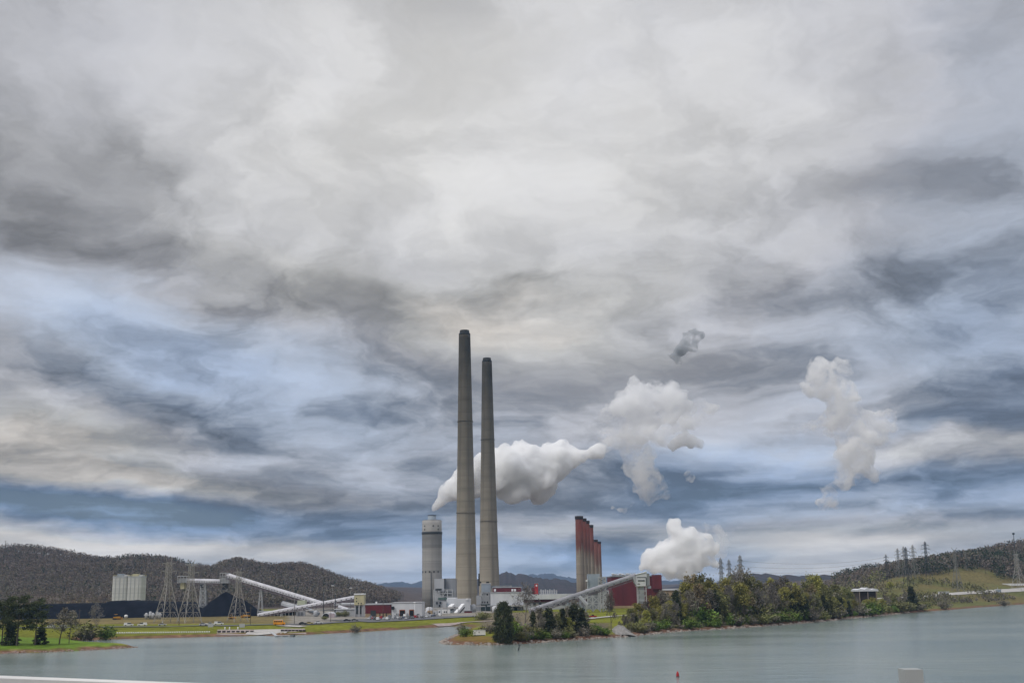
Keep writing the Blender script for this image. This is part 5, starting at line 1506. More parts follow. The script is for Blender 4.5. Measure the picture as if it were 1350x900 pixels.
# ------------------------------------------------------------------ transmission towers and wires
def pylon_wide(H, label):
    """broad four-legged strain tower with narrow mast, bridge and two horns"""
    root = thing('transmission_tower', label, 'pylon')
    w = H * .150; zw = H * .58; ww = H * .040
    c = [(-1, -1), (1, -1), (1, 1), (-1, 1)]
    for a, b_ in c:
        MB().beam((a * w, b_ * w, -.6), (a * ww, b_ * ww, zw), .30).build('leg', M['tower_pale'], root)
    mb = MB()
    for f0, f1 in ((.0, .28), (.28, .50), (.50, .68), (.68, .82), (.82, .92), (.92, 1)):
        def p(k, f):
            q = w + (ww - w) * f; return Vector((c[k % 4][0] * q, c[k % 4][1] * q, zw * f))
        for k in range(4):
            mb.beam(p(k, f0), (p(k, f1) + p(k + 1, f1)) / 2, .13); mb.beam(p(k + 1, f0), (p(k, f1) + p(k + 1, f1)) / 2, .13)
            mb.beam(p(k, f1), p(k + 1, f1), .13)
    mb.build('leg_bracing', M['tower_pale'], root)
    mb = MB(); lattice(mb, (0, 0, zw), ww, (0, 0, H * .93), ww * .8, 6, .13)
    for a, b_ in c: mb.beam((a * ww, b_ * ww, zw), (a * ww * .8, b_ * ww * .8, H * .93), .22)
    mb.build('mast', M['tower_pale'], root)
    for z, L in ((.80, .13), (.92, .11)):
        mb = MB()
        for s in (-1, 1):
            for yy_ in (-1, 1):
                mb.beam((0, yy_ * ww * .8, H * z), (s * H * L, 0, H * z), .22); mb.beam((0, yy_ * ww * .8, H * (z - .035)), (s * H * L, 0, H * z), .2)
            mb.beam((s * H * L, 0, H * z), (s * H * L, 0, H * z - 1.8), .16)
        mb.build('crossarm', M['tower_pale'], root)
    for s in (-1, 1):
        MB().beam((s * ww * .7, 0, H * .92), (s * H * .055, 0, H), .22).build('horn', M['tower_pale'], root)
    return root
def pylon_tall(H, label, arms=3, mat='galv', head='double'):
    """slim double-circuit suspension tower with three pairs of arms"""
    root = thing('transmission_tower', label, 'pylon')
    w = H * .10; zw = H * .55; ww = H * .028
    c = [(-1, -1), (1, -1), (1, 1), (-1, 1)]
    for a, b_ in c:
        MB().beam((a * w, b_ * w, -.6), (a * ww, b_ * ww, zw), .30).build('leg', M[mat], root)
    mb = MB()
    for f0, f1 in ((0, .34), (.34, .60), (.60, .80), (.80, 1)):
        def p(k, f):
            q = w + (ww - w) * f; return Vector((c[k % 4][0] * q, c[k % 4][1] * q, zw * f))
        for k in range(4):
            mb.beam(p(k, f0), p(k + 1, f1), .13); mb.beam(p(k + 1, f0), p(k, f1), .13); mb.beam(p(k, f1), p(k + 1, f1), .13)
    mb.build('leg_bracing', M[mat], root)
    mb = MB(); lattice(mb, (0, 0, zw), ww, (0, 0, H * .97), ww * .7, 6, .13)
    for a, b_ in c: mb.beam((a * ww, b_ * ww, zw), (a * ww * .7, b_ * ww * .7, H * .97), .22)
    mb.build('mast', M[mat], root)
    zs = {3: ((.66, .13), (.77, .15), (.88, .12)), 2: ((.72, .12), (.86, .12)), 1: ((.9, .14),)}[arms]
    for z, L in zs:
        mb = MB()
        for s in (-1, 1):
            for yy_ in (-1, 1):
                mb.beam((0, yy_ * ww * .8, H * z), (s * H * L, 0, H * z), .24); mb.beam((0, yy_ * ww * .8, H * (z + .035)), (s * H * L, 0, H * z), .2)
            mb.beam((s * H * L, 0, H * z), (s * H * L, 0, H * z - 1.6), .18)
        mb.build('crossarm', M[mat], root)
    if head == 'double':
        MB().lathe([(ww * .6, H * .97), (ww * .25, H)], 4).build('peak', M[mat], root)
    else:
        for s in (-1, 1): MB().beam((0, 0, H * .95), (s * H * .10, 0, H * 1.03), .24).build('horn', M[mat], root)
    return root
PROTO = {}
TOPS = []
def pylon(kind, u, vt, vb, label, rz=0.3, Y=None, back=0):
    if Y: x = pos(u, vb, Y).x; P = Vector((x, Y, gz(x, Y)))
    else: P = hit(u, vb)
    x = P.x
    H = pos(u, vt, P.y).z - P.z
    HREF = 40.0
    if kind not in PROTO:
        if kind == 'wide': PROTO[kind] = pylon_wide(HREF, label)
        elif kind == 'tall': PROTO[kind] = pylon_tall(HREF, label)
        elif kind == 'vee': PROTO[kind] = pylon_tall(HREF, label, 1, 'galv', 'vee')
        elif kind == 'dark': PROTO[kind] = pylon_tall(HREF, label, 3, 'dark_steel')
        r = PROTO[kind]; r.location = P; r.rotation_euler = (0, 0, rz); r.scale = (H / HREF,) * 3
    else:
        r = dup(PROTO[kind], P, label, None, rz, H / HREF)
    TOPS.append((P, H))
    return r
pylon('wide', 219.5, 735, 820.5, 'broad legged lattice pylon left of the conveyors, hill behind its top', .78)
pylon('wide', 249.5, 737, 820.5, 'broad legged lattice pylon standing before the level conveyor, horned top above the hills', .72)
pylon('wide', 313, 748, 819, 'broad legged lattice pylon standing before the coal cone and sloping conveyor', .72)
pylon('vee', 7, 712, 722, 'small pylon with wide horns on the left hilltop skyline', .2, 2290)
pylon('tall', 952.5, 734.5, 790, 'left of three pylon tops above the middle of the shore trees', .9, 1250)
pylon('tall', 963.5, 737, 790, 'middle and lowest of three pylon tops above the shore trees', .9, 1300)
pylon('tall', 978.5, 731, 790, 'right and highest of three pylon tops above the shore trees, beside a grey crown', .9, 1200)
pylon('dark', 1170.5, 730, 766.5, 'leftmost dark pylon of the cluster on the right slope', .5)
pylon('tall', 1186, 722, 761, 'second pylon from the left of the slope cluster, thin and grey', .4)
pylon('tall', 1194, 719.5, 760, 'pylon just left of the longer legged one in the slope cluster', .5)
pylon('dark', 1197.8, 720.5, 771, 'longest legged dark pylon in the middle of the slope cluster', .3)
pylon('tall', 1206.5, 717.5, 762, 'grey pylon between the long legged one and the highest one of the slope cluster', .5)
pylon('dark', 1223, 713, 758.5, 'highest dark pylon at the right end of the slope cluster', .2)
pylon('vee', 1263, 723, 779.5, 'wide headed pale pylon alone in the middle of the grassy slope', .5)
pylon('wide', 1344, 726, 777, 'large rusty brown pylon at the right edge of the view', .6)
pylon('dark', 1162, 742, 769, 'small distant dark pylon left of the slope cluster', .4, 1600)
pylon('tall', 1116, 751, 780, 'faint small pylon behind the shore trees left of the slope', .4, 1700)
pylon('vee', 1275, 726, 752, 'pale pylon half hidden in the woods right of the wide headed one', .5)
P = pos(1336, 703, 1620); g0 = gz(P.x, 1620)
o = thing('signal_mast', 'slim mast with a box head on the right hilltop skyline', 'mast', (P.x, 1620, g0))
MB().lathe([(.5, -.5), (.35, P.z - g0)], 8).build('pole', M['dark_steel'], o, True)
MB().box(-1.4, 1.4, -.6, .6, P.z - g0 - 1.5, P.z - g0 + 1).build('head_box', M['dark_steel'], o)
# power lines
def wire(label, A, B, sag, n=14, r=.09):
    mb = MB(); pr = None
    for i in range(n + 1):
        f = i / n; p = Vector(A).lerp(Vector(B), f); p.z -= sag * 4 * f * (1 - f)
        if pr is not None: mb.tube(pr, p, r, r, 3, False)
        pr = p
    return tag(mb.build('power_line', M['wire']), label, 'power line', 'power lines')
a, b_ = TOPS[5], TOPS[7]
T = lambda k, f: TOPS[k][0] + Vector((0, 0, TOPS[k][1] * f))
for i, (f, lab) in enumerate(((.88, 'upper thin power line from the shore pylons to the dark slope pylon'), (.77, 'middle thin power line from the shore pylons to the dark slope pylon'), (.66, 'lower thin power line from the shore pylons to the dark slope pylon'))):
    wire(lab, T(6, f), T(7, f), 5)
wire('thin power line from the dark slope pylon to the highest pylon of the cluster', T(7, .88), T(12, .88), 4)
wire('thin power line from the highest slope pylon to the wide headed pylon', T(12, .88), T(13, .9), 4)
wire('thin power line from the wide headed pylon to the rusty pylon at the right edge', T(13, .9), T(14, .92), 4)
wire('thin power line between the two left broad legged pylons', T(0, .92), T(1, .92), 1.5)
wire('thin power line from the horned left pylon to the one before the coal cone', T(1, .92), T(2, .92), 3)
# ------------------------------------------------------------------ roads, bank works, vehicles
def strip(name, px, width, mat, lift=.35, n=60, thick=.0):
    P = [hit(u, v) for u, v in px]
    xs = np.interp(np.linspace(0, len(P) - 1, n), range(len(P)), [p.x for p in P]); ys = np.interp(np.linspace(0, len(P) - 1, n), range(len(P)), [p.y for p in P])
    dx = np.gradient(xs); dy = np.gradient(ys); L = np.hypot(dx, dy)
    vs = []
    for s in (-.5, -.17, .17, .5):
        X = xs - dy / L * width * s; Y = ys + dx / L * width * s
        vs.append(np.stack([X, Y, ground_h(X, Y)[0] + lift], -1))
    vs = np.concatenate(vs); ix = np.arange(4 * n).reshape(4, n)
    q = np.stack([ix[:-1, :-1], ix[1:, :-1], ix[1:, 1:], ix[:-1, 1:]], -1).reshape(-1, 4)
    return setting(np_mesh(name, vs, q, M[mat]))
strip('road', [(-120, 828), (60, 827.4), (150, 826.4), (300, 824.6), (400, 823), (440, 820.5), (480, 817.5)], 10, 'asphalt')
strip('car_park', [(455, 818.4), (500, 816.2), (560, 814.3), (630, 812.0)], 46, 'asphalt', .4)
strip('road', [(400, 826.2), (384, 825.4), (372, 824.6)], 12, 'concrete_road', .42)
strip('path', [(572, 823.4), (590, 822.2), (612, 820.4), (650, 818.4)], 7, 'pink_stone', .38)
strip('road', [(1060, 793), (1110, 790.5), (1160, 789.0), (1210, 787.6), (1230, 785.4), (1262, 782.4), (1300, 780.0), (1350, 777.0), (1420, 772)], 11, 'concrete_road', .45, 120)
strip('road', [(772, 816), (800, 813.2), (830, 811)], 7, 'concrete_road', .42)
# row of low white bollards along the turf bank
g_b = MB().lathe([(.42, -.2), (.42, .62), (.30, .80)], 8).build('bollard', M['white_paint'], None, True)
first = True
for i in range(42):
    u = 152 + i * 3.02; v = 834.9 - (u - 152) * .0115
    P = hit(u, v)
    o = g_b if first else g_b.copy()
    if not first: COL.objects.link(o)
    first = False
    o.location = P
    tag(o, 'low white bollard in the straight row along the turf bank', 'bollard', 'white bollards on the turf bank')
# boat ramp: stone revetments with dark piers either side of a slip
def revet(label, u0, u1, vt, vb, n, group, lab2):
    P0, P1 = hit(u0, vb), hit(u1, vb); Q0, Q1 = hit(u0 + 2, vt), hit(u1 - 2, vt)
    root = thing('stone_revetment', label, 'revetment', (P0 + P1) / 2)
    o = (P0 + P1) / 2
    up = Vector((0, 0, 2.0))
    MB().add([P0 - up, P1 - up, P1 + Vector((0, 0, .3)), P0 + Vector((0, 0, .3)), Q0 - up, Q1 - up, Q1 + Vector((0, 0, 1.0)), Q0 + Vector((0, 0, 1.0))],
             [(0, 1, 2, 3), (3, 2, 6, 7), (1, 5, 6, 2), (4, 0, 3, 7), (5, 4, 7, 6)]).build('stone_slope', M['pink_stone'], root, False, o)
    for i in range(n):
        f = (i + .5) / n
        c = P0.lerp(P1, f).lerp(Q0.lerp(Q1, f), .45)
        MB().box(c.x - .75, c.x + .75, c.y - .8, c.y + .8, c.z + .2, c.z + 1.5).build('pier_block', M['dark_void'], root, False, o)
    a, b_ = Q0 + Vector((0, 0, 1.05)), Q1 + Vector((0, 0, 1.05))
    MB().beam(a, b_, 1.4, .4).build('coping', M['concrete_road'], root, False, o)
    return root
revet('left pink stone revetment with a row of dark blocks beside the boat ramp', 285, 336, 832.4, 836.8, 8, '', '')
revet('right stone revetment with a row of dark blocks beside the boat ramp', 369, 404, 831.2, 835.4, 7, '', '')
rm = strip('boat_ramp', [(358, 829.6), (354, 833), (350, 837.0)], 22, 'concrete_road', .3, 24)
# floating dock
P = hit(375, 838.4); P = on_z(376, 838.6, 0)
d = thing('floating_dock', 'small grey floating dock at the foot of the boat ramp', 'dock', (P.x, P.y, 0), None, -.25)
MB().box(-5, 5, -1.4, 1.4, .25, .6).build('deck', M['pale_grey'], d)
for x in (-4, 0, 4): MB().box(x - .9, x + .9, -1.2, 1.2, -.3, .24).build('float', M['dark_void'], d)
MB().beam((-5, 0, .5), (-11, 6, 2.2), 1.5, .25).build('gangway', M['pale_steel'], d)
MB().box(3, 5.2, -1.0, 1.0, .61, 1.0).build('bumper', M['dark_steel'], d)
# sign boards and posts along the bank
for u, v, lab in ((319, 829, 'square grey notice board on posts above the boat ramp'), (277.5, 828.5, 'small pale notice board beside the road left of the boat ramp')):
    P = hit(u, v); s = thing('notice_board', lab, 'notice board', P)
    MB().box(-1.5, 1.5, -.08, .08, 1.0, 3.0).build('board', M['pale_grey'], s)
    for x in (-1.2, 1.2): MB().beam((x, .12, -.3), (x, .12, 2.9), .14).build('post', M['galv'], s)
for u, lab in ((296.5, 'leftmost of three white mooring posts above the stone revetment'), (302.5, 'middle of three white mooring posts above the stone revetment'), (313.5, 'rightmost of three white mooring posts, dark foot, above the stone revetment')):
    P = hit(u, 832); s = thing('mooring_post', lab, 'post', P)
    MB().lathe([(.35, -.3), (.32, 2.3), (.15, 2.5)], 10).build('post', M['white_paint'], s, True)
    MB().lathe([(.5, -.2), (.5, .35), (.36, .4)], 10).build('foot', M['dark_steel'], s, True)

# --- cars
CARC = {'white': (.78, .78, .78), 'silver': (.48, .49, .51), 'black': (.018, .018, .02), 'dark blue': (.03, .045, .10), 'red': (.32, .02, .025), 'grey': (.17, .175, .18), 'tan': (.50, .40, .14)}
CARM = {}
for k, c in CARC.items():
    CARM[k] = pmat('car_paint_' + k.replace(' ', '_'), c, tuple(x * .92 for x in c), .5, .25, spec=.5)
def make_car(kind, colour, label):
    """kind: saloon, van or pickup; 4.6 m long along x, facing +x"""
    root = thing('parked_car', label, 'car')
    L = 4.6 if kind == 'saloon' else 5.4; W = 1.8; hb_ = .95 if kind == 'saloon' else 1.1
    prof = [(-L / 2, .32), (L / 2, .32), (L / 2 + .05, .62), (L / 2 - .1, hb_ - .14), (L * .22, hb_), (-L * .34, hb_ + .02), (-L / 2 + .05, hb_ - .06), (-L / 2 - .04, .6)]
    MB().prism(prof, -W / 2, W / 2).build('body', CARM[colour], root)
    if kind == 'saloon': cab = [(-L * .40, hb_ + .02), (L * .20, hb_), (L * .06, 1.40), (-L * .24, 1.42)]
    elif kind == 'van': cab = [(-L * .47, hb_), (L * .30, hb_), (L * .18, 1.80), (-L * .46, 1.85)]
    else: cab = [(-L * .10, hb_), (L * .24, hb_), (L * .13, 1.72), (-L * .08, 1.75)]
    MB().prism(cab, -W / 2 + .12, W / 2 - .12).build('windows', M['car_glass'], root)
    zt = cab[2][1]
    MB().prism([(cab[3][0] - .04, zt), (cab[2][0] + .04, zt - .02), (cab[2][0] - .1, zt + .07), (cab[3][0] + .1, zt + .09)], -W / 2 + .14, W / 2 - .14).build('roof', CARM[colour], root)
    if kind == 'van':
        MB().prism([(-L * .475, hb_ - .02), (-L * .12, hb_ - .02), (-L * .12, 1.82), (-L * .468, 1.86)], -W / 2 + .1, W / 2 - .1).build('rear_panel', CARM[colour], root)
    for x in (-L * .31, L * .31):
        for y in (-W / 2 + .02, W / 2 - .02):
            MB().tube((x, y - .11, .33), (x, y + .11, .33), .33, n=12).build('wheel', M['rubber'], root)
    for y in (-.62, .62):
        MB().box(L / 2 - .06, L / 2 + .06, y - .2, y + .2, .62, .78).build('headlight', M['white_paint'], root)
    return root
CARS = {}
def car(kind, colour, u, v, label, rz, group=None):
    P = hit(u, v); k = (kind, colour)
    if k not in CARS:
        r = CARS[k] = make_car(kind, colour, label); r.location = P + Vector((0, 0, .38)); r.rotation_euler = (0, 0, rz)
        if group: r['group'] = group
        return r
    return dup(CARS[k], P + Vector((0, 0, .38)), label, group, rz)
car('van', 'white', 169.5, 825.4, 'white van on the lakeside road, left one of the pair right of the inlet bushes', .1)
car('van', 'white', 187.5, 825.2, 'white van on the lakeside road with the dark nose, below the silos', 3.2)
car('saloon', 'silver', 214, 825.0, 'silver car on the lakeside road below the left broad legged pylon', .1)
car('saloon', 'silver', 268, 824.8, 'silver car ahead of the white pair on the lakeside road', .1)
car('pickup', 'white', 276, 824.6, 'white pickup close behind the silver car near the boat ramp', .1)
car('van', 'white', 288.5, 823.8, 'larger white van with dark windows above the boat ramp', .1)
car('saloon', 'black', 399, 823.4, 'dark car on the road right of the orange bus', .15)
car('saloon', 'tan', 408, 823.0, 'low tan yellow car between the dark car and the white car', .15)
car('saloon', 'white', 420, 822.2, 'white car on the road at the right of the tan yellow one', .15)
car('saloon', 'black', 457.5, 819.2, 'black car driving alone on the road before the tan transfer tower', .2)
car('saloon', 'grey', 467.5, 818.8, 'dull grey car behind the lone black car', .2)
car('saloon', 'silver', 83, 826.6, 'silver car on the lakeside road behind the budding tree', .1)
car('saloon', 'white', 68, 826.8, 'white car on the lakeside road partly behind the pines', .1)
LOT = [(487, 817, 'silver'), (491.5, 816.2, 'red'), (494, 817.2, 'black'), (498.5, 817.6, 'white'), (503.5, 816, 'red'), (507, 817, 'silver'), (511, 817.2, 'white'), (515, 815.4, 'grey'), (519.5, 816, 'silver'), (524, 815.6, 'white'),
       (528, 816.6, 'black'), (532.5, 815.4, 'dark blue'), (536, 816.4, 'silver'), (540, 815.4, 'grey'), (544, 815.6, 'black'), (548.5, 814.8, 'red'), (553, 814.4, 'silver'), (557, 815, 'black'), (562.5, 813.8, 'white'), (567, 813.2, 'silver'),
       (572, 812.8, 'dark blue'), (576, 812.4, 'grey'), (580, 812, 'white'), (489, 814.4, 'dark blue'), (513, 813.6, 'black'), (521, 813.4, 'silver'), (534, 813.2, 'white'), (551, 812.6, 'grey')]
seen = {}
for u, v, c in LOT:
    lab = c + ' car parked in the crowded lot ' + ('before the maroon shed' if u < 517 else 'before the grey warehouse' if u < 547 else 'before the low cabins')
    car(rnd.choice(['saloon', 'saloon', 'van']), c, u, v, lab, rnd.choice([1.4, 1.5, -1.6]) + rnd.uniform(-.1, .1), 'parked: ' + lab)
car('van', 'white', 566, 811.6, 'tall white van parked before the low cream cabins', 0.1)
# orange bus
P = hit(368.5, 824.6)
bs = thing('bus', 'short orange bus on the lakeside road', 'bus', P + Vector((0, 0, .38)), None, .1)
MB().prism([(-3.4, .5), (3.2, .5), (3.2, 1.5), (2.2, 1.65), (1.9, 2.9), (-3.4, 2.95)], -1.15, 1.15).build('body', M['orange_bus'], bs)
MB().prism([(-3.3, 2.96), (1.8, 2.91), (1.6, 3.12), (-3.1, 3.15)], -1.05, 1.05).build('roof', M['white_paint'], bs)
for s in (-1, 1):
    for i in range(5): MB().box(-3.0 + i * .95, -2.3 + i * .95, s * 1.16 - .02, s * 1.16 + .02, 1.8, 2.6).build('window', M['car_glass'], bs)
    for x in (-2.2, 2.2): MB().tube((x, s * 1.0 - .15, .5), (x, s * 1.0 + .15, .5), .5, n=12).build('wheel', M['rubber'], bs)
MB().beam((2.32, 0, 1.72), (2.04, 0, 2.75), 1.9, .05, up=(1, 0, 0)).build('windscreen', M['car_glass'], bs)
# earth movers by the coal
def dozer(label, u, v, rz, s=1.0):
    P = hit(u, v); r = thing('bulldozer', label, 'bulldozer', P, None, rz); r.scale = (s,) * 3
    for y in (-1.3, 1.3):
        MB().prism([(-2.4, .1), (2.4, .1), (2.8, .6), (2.3, 1.1), (-2.3, 1.1), (-2.8, .6)], y - .35, y + .35).build('track', M['rubber'], r)
    MB().prism([(-2.4, .9), (2.4, .9), (2.3, 2.1), (.4, 2.2), (-2.4, 1.9)], -.95, .95).build('body', M['yellow_machine'], r)
    MB().prism([(-1.7, 1.9), (.3, 2.15), (.1, 3.6), (-1.6, 3.6)], -.9, .9).build('cab', M['car_glass'], r)
    MB().box(-1.8, .3, -1.0, 1.0, 3.6, 3.8).build('cab_roof', M['yellow_machine'], r)
    MB().prism([(3.3, .1), (3.6, .1), (3.45, .9), (3.7, 1.7), (3.4, 1.7), (3.2, .9)], -2.1, 2.1).build('blade', M['yellow_machine'], r)
    for y in (-1.6, 1.6): MB().beam((0, y, .7), (3.3, y, .6), .25).build('push_arm', M['yellow_machine'], r)
dozer('orange yellow bulldozer at the foot of the long coal heap', 154, 816.4, .2, 1.1)
dozer('yellow bulldozer at the foot of the coal cone, right of the third broad legged pylon', 325, 814, 2.6, 1.1)
dozer('small yellow bulldozer in the dry grass behind the third broad legged pylon', 305, 815.6, .5, .8)
P = hit(166, 816); o = thing('water_tank', 'small white tank on legs at the foot of the long coal heap', 'tank', P)
MB().lathe([(.3, 1.2), (1.3, 1.5), (1.3, 3.2), (.3, 3.6)], 14).build('tank', M['white_paint'], o, True)
for x, y in ((-.9, -.9), (.9, -.9), (.9, .9), (-.9, .9)): MB().beam((x, y, -.3), (x, y, 1.6), .2).build('leg', M['galv'], o)
# pale steel pump station by the coal
P = hit(202, 815.6); o = thing('pump_station', 'pale cluster of pipes and tanks before the coal heap, left of the first pylon foot', 'pump station', P)
for i in range(5):
    MB().lathe([(1.1, -.3), (1.1, 4.0 + (i % 2)), (.5, 4.8 + (i % 2))], 14, (-5.5 + i * 2.6, (i % 2) * 1.5, 0)).build('tank', M['pale_steel'], o, True)
MB().beam((-7, -.8, 3.2), (7, -.8, 3.2), .5).build('pipe', M['white_panel'], o)
# red pickup by the conveyor road
car('pickup', 'red', 781, 814.2, 'red pickup with pale load on the site road below the trestle', .1)
# small gable hut row fence
# --- navigation marks
P = on_z(893.5, 891.5, 0)
bu = thing('channel_buoy', 'red channel buoy floating alone on the open water', 'buoy', (P.x, P.y, 0))
sc_ = (891.5 - 884.8) * P.y / FPX
MB().lathe([(.30 * sc_ / 1.2, -.3), (.34 * sc_ / 1.2, .12 * sc_), (.30 * sc_ / 1.2, .55 * sc_), (.14 * sc_ / 1.2, sc_ * .97), (.05, sc_)], 16).build('body', M['buoy_red'], bu, True)
MB().lathe([(.42 * sc_ / 1.2, -.25), (.46 * sc_ / 1.2, .03 * sc_), (.40 * sc_ / 1.2, .10 * sc_), (.3 * sc_ / 1.2, .11 * sc_)], 16).build('collar', M['dark_steel'], bu, True)
P = on_z(683.5, 856.5, 0)
bu = thing('marker_buoy', 'small black marker buoy on the water before the wooded point', 'buoy', (P.x, P.y, 0), None); bu.rotation_euler = (.12, .2, 0)
MB().lathe([(.25, -.4), (.34, .1), (.22, .9), (.12, 1.5)], 12).build('body', M['dark_steel'], bu, True)
MB().lathe([(.12, 1.5), (.3, 1.7), (.3, 2.0), (.1, 2.15)], 12).build('topmark', M['dark_steel'], bu, True)

# --- the bridge the picture is taken from
A = pos(-30, 890.6, 1.90); B = pos(190, 898.8, 2.02)
dv = (B - A).normalized()
A2, B2 = A - dv * 4.0, B + dv * 1.2
br = thing('bridge_railing', 'white painted bridge rail at the lower left edge of the view', 'railing', (A.x, A.y, CAM_H - 1.7))
oo = Vector((A.x, A.y, CAM_H - 1.7))
off = Vector((0, 0, -.045))
MB().beam(A2 + off, B2 + off, .08, .09).build('top_rail', M['beige_rail'], br, False, oo)
for k in (.35, .7): MB().beam(A2 + Vector((0, 0, -k)), B2 + Vector((0, 0, -k)), .05, .05).build('lower_rail', M['beige_rail'], br, False, oo)
for f in (.05, .4, .75, 1.0):
    q = A2.lerp(B2, f); MB().box(q.x - .03, q.x + .03, q.y + .03, q.y + .09, CAM_H - 1.7, q.z - .09).build('post', M['beige_rail'], br, False, oo)
deck = MB().box(-30, 30, -9, 2.6, CAM_H - 2.2, CAM_H - 1.7).build('bridge_deck', M['concrete_road'])
setting(deck)
P = pos(1200, 881, 2.3)  # pale upright slab added in place of a window reflection
ps = thing('reflection_slab', 'added pale slab for a window reflection at the lower right edge of the view', 'post', (P.x, P.y, CAM_H - 1.7))
wp = 23 * 2.3 / FPX
MB().box(-wp / 2, wp / 2, -.02, .02, 0, P.z - CAM_H + 1.7).build('post', pmat('reflection_grey', (.36, .375, .37), None, 3, .6), ps)
MB().box(-wp * .8, wp * .8, -.05, .05, -.01, .02).build('foot_plate', M['galv'], ps)
# ------------------------------------------------------------------ poles and yard clutter
UP = None
for i, u in enumerate((36, 104, 236, 330, 388, 436, 505, 566)):
    v = float(np.interp(u, [0, 150, 300, 400, 440, 480, 600], [826.6, 825, 823.2, 821.4, 819, 815.8, 811.6]))
    P = hit(u, v)
    if UP is None:
        UP = thing('utility_pole', 'thin wooden utility pole beside the lakeside road', 'utility pole', P, 'utility poles along the lakeside road', .2)
        MB().lathe([(.17, -.5), (.11, 10.5)], 7).build('pole', M['bark'], UP, True)
        MB().beam((-1.2, 0, 9.6), (1.2, 0, 9.6), .14).build('crossarm', M['bark'], UP)
    else: dup(UP, P, 'thin wooden utility pole beside the lakeside road', None, .2)
PR = [(560, 812.4, 604, 811.0, 940, 'pipe rack on stanchions before the foot of the stout flue stack'), (598, 806.2, 640, 805.4, 1030, 'pipe rack running past the foot of the taller chimney'),
      (652, 806.0, 700, 805.0, 1040, 'pipe rack under the white hall behind the scrub of the point'), (402, 812.6, 440, 811.6, 945, 'low pipe rack between the junction house and the arched shed')]
for u0, v0, u1, v1, Y, lab in PR:
    a, c = pos(u0, v0, Y), pos(u1, v1, Y); g0 = gz((a.x + c.x) / 2, Y)
    r = thing('pipe_rack', lab, 'pipe rack', ((a.x + c.x) / 2, Y, g0)); o = Vector(r.location)
    for k in range(3):
        MB().tube((a.x, Y + k * .9, g0 + 4.2 + .5 * (k % 2)), (c.x, Y + k * .9, g0 + 4.2 + .5 * (k % 2)), .32, n=8).build('pipe', M[('pale_steel', 'rust_galv', 'steel')[k]], r, True, o)
    n = max(3, int((c.x - a.x) / 7))
    st = MB()
    for i in range(n + 1):
        x = a.x + (c.x - a.x) * i / n
        for y in (Y - .4, Y + 2.2): st.beam((x, y, g0 - .3), (x, y, g0 + 4.6), .22)
        st.beam((x, Y - .4, g0 + 3.8), (x, Y + 2.2, g0 + 3.8), .2)
    st.build('stanchions', M['steel'], r, False, o)
TK = [(566, 809.5, 2.6, 5.0, 'white_panel', 'white storage tank left of the small white cabin'), (624, 806.6, 2.2, 6.0, 'pale_grey', 'grey storage tank between the white shed and the bunker block'), (652, 807, 2.0, 4.5, 'white_panel', 'white storage tank below the white hall'),
      (548, 811.6, 1.4, 3.5, 'tan_base', 'tan tank at the right end of the grey warehouse'), (416, 812.4, 1.6, 3.8, 'pale_grey', 'grey tank left of the arched shed')]
for u, v, r_, h_, m_, lab in TK:
    P = hit(u, v); o = thing('storage_tank', lab, 'tank', P)
    MB().lathe([(r_, -.4), (r_, h_), (r_ * .5, h_ + .5), (.1, h_ + .65)], 20).build('shell', M[m_], o, True)
    MB().beam((r_ + .15, -.3, 0), (r_ + .15, -.3, h_ + .8), .3, .12).build('ladder', M['steel'], o)
# ------------------------------------------------------------------ steam
def vol(name, density, aniso=.25, color=(1, 1, 1), noise_scale=None, lo=.42, hi=.62, step=.12):
    m = bpy.data.materials.new(name); m.use_nodes = True
    t = m.node_tree
    for n in list(t.nodes): t.nodes.remove(n)
    o = t.nodes.new('ShaderNodeOutputMaterial'); v = t.nodes.new('ShaderNodeVolumePrincipled')
    v.inputs['Color'].default_value = (*color, 1); v.inputs['Density'].default_value = density; v.inputs['Anisotropy'].default_value = aniso
    if noise_scale:
        tcn = t.nodes.new('ShaderNodeTexCoord')
        nz = t.nodes.new('ShaderNodeTexNoise'); nz.inputs['Scale'].default_value = noise_scale; nz.inputs['Detail'].default_value = 6; nz.inputs['Roughness'].default_value = .66
        nz.inputs['Distortion'].default_value = .6
        t.links.new(tcn.outputs['Object'], nz.inputs['Vector'])
        mr = t.nodes.new('ShaderNodeMapRange'); mr.inputs[1].default_value = lo; mr.inputs[2].default_value = hi; mr.inputs[3].default_value = 0; mr.inputs[4].default_value = density
        t.links.new(nz.outputs[0], mr.inputs[0]); t.links.new(mr.outputs[0], v.inputs['Density'])
    t.links.new(v.outputs[0], o.inputs['Volume'])
    if noise_scale: m.cycles.volume_step_rate = step
    return m
ICO = bpy.data.meshes.new('puff')
_b = bmesh.new(); bmesh.ops.create_icosphere(_b, subdivisions=3, radius=1.0); _b.to_mesh(ICO); _b.free()
ico_v = np.array([tuple(v.co) for v in ICO.vertices]); ico_f = np.array([tuple(p.vertices) for p in ICO.polygons])
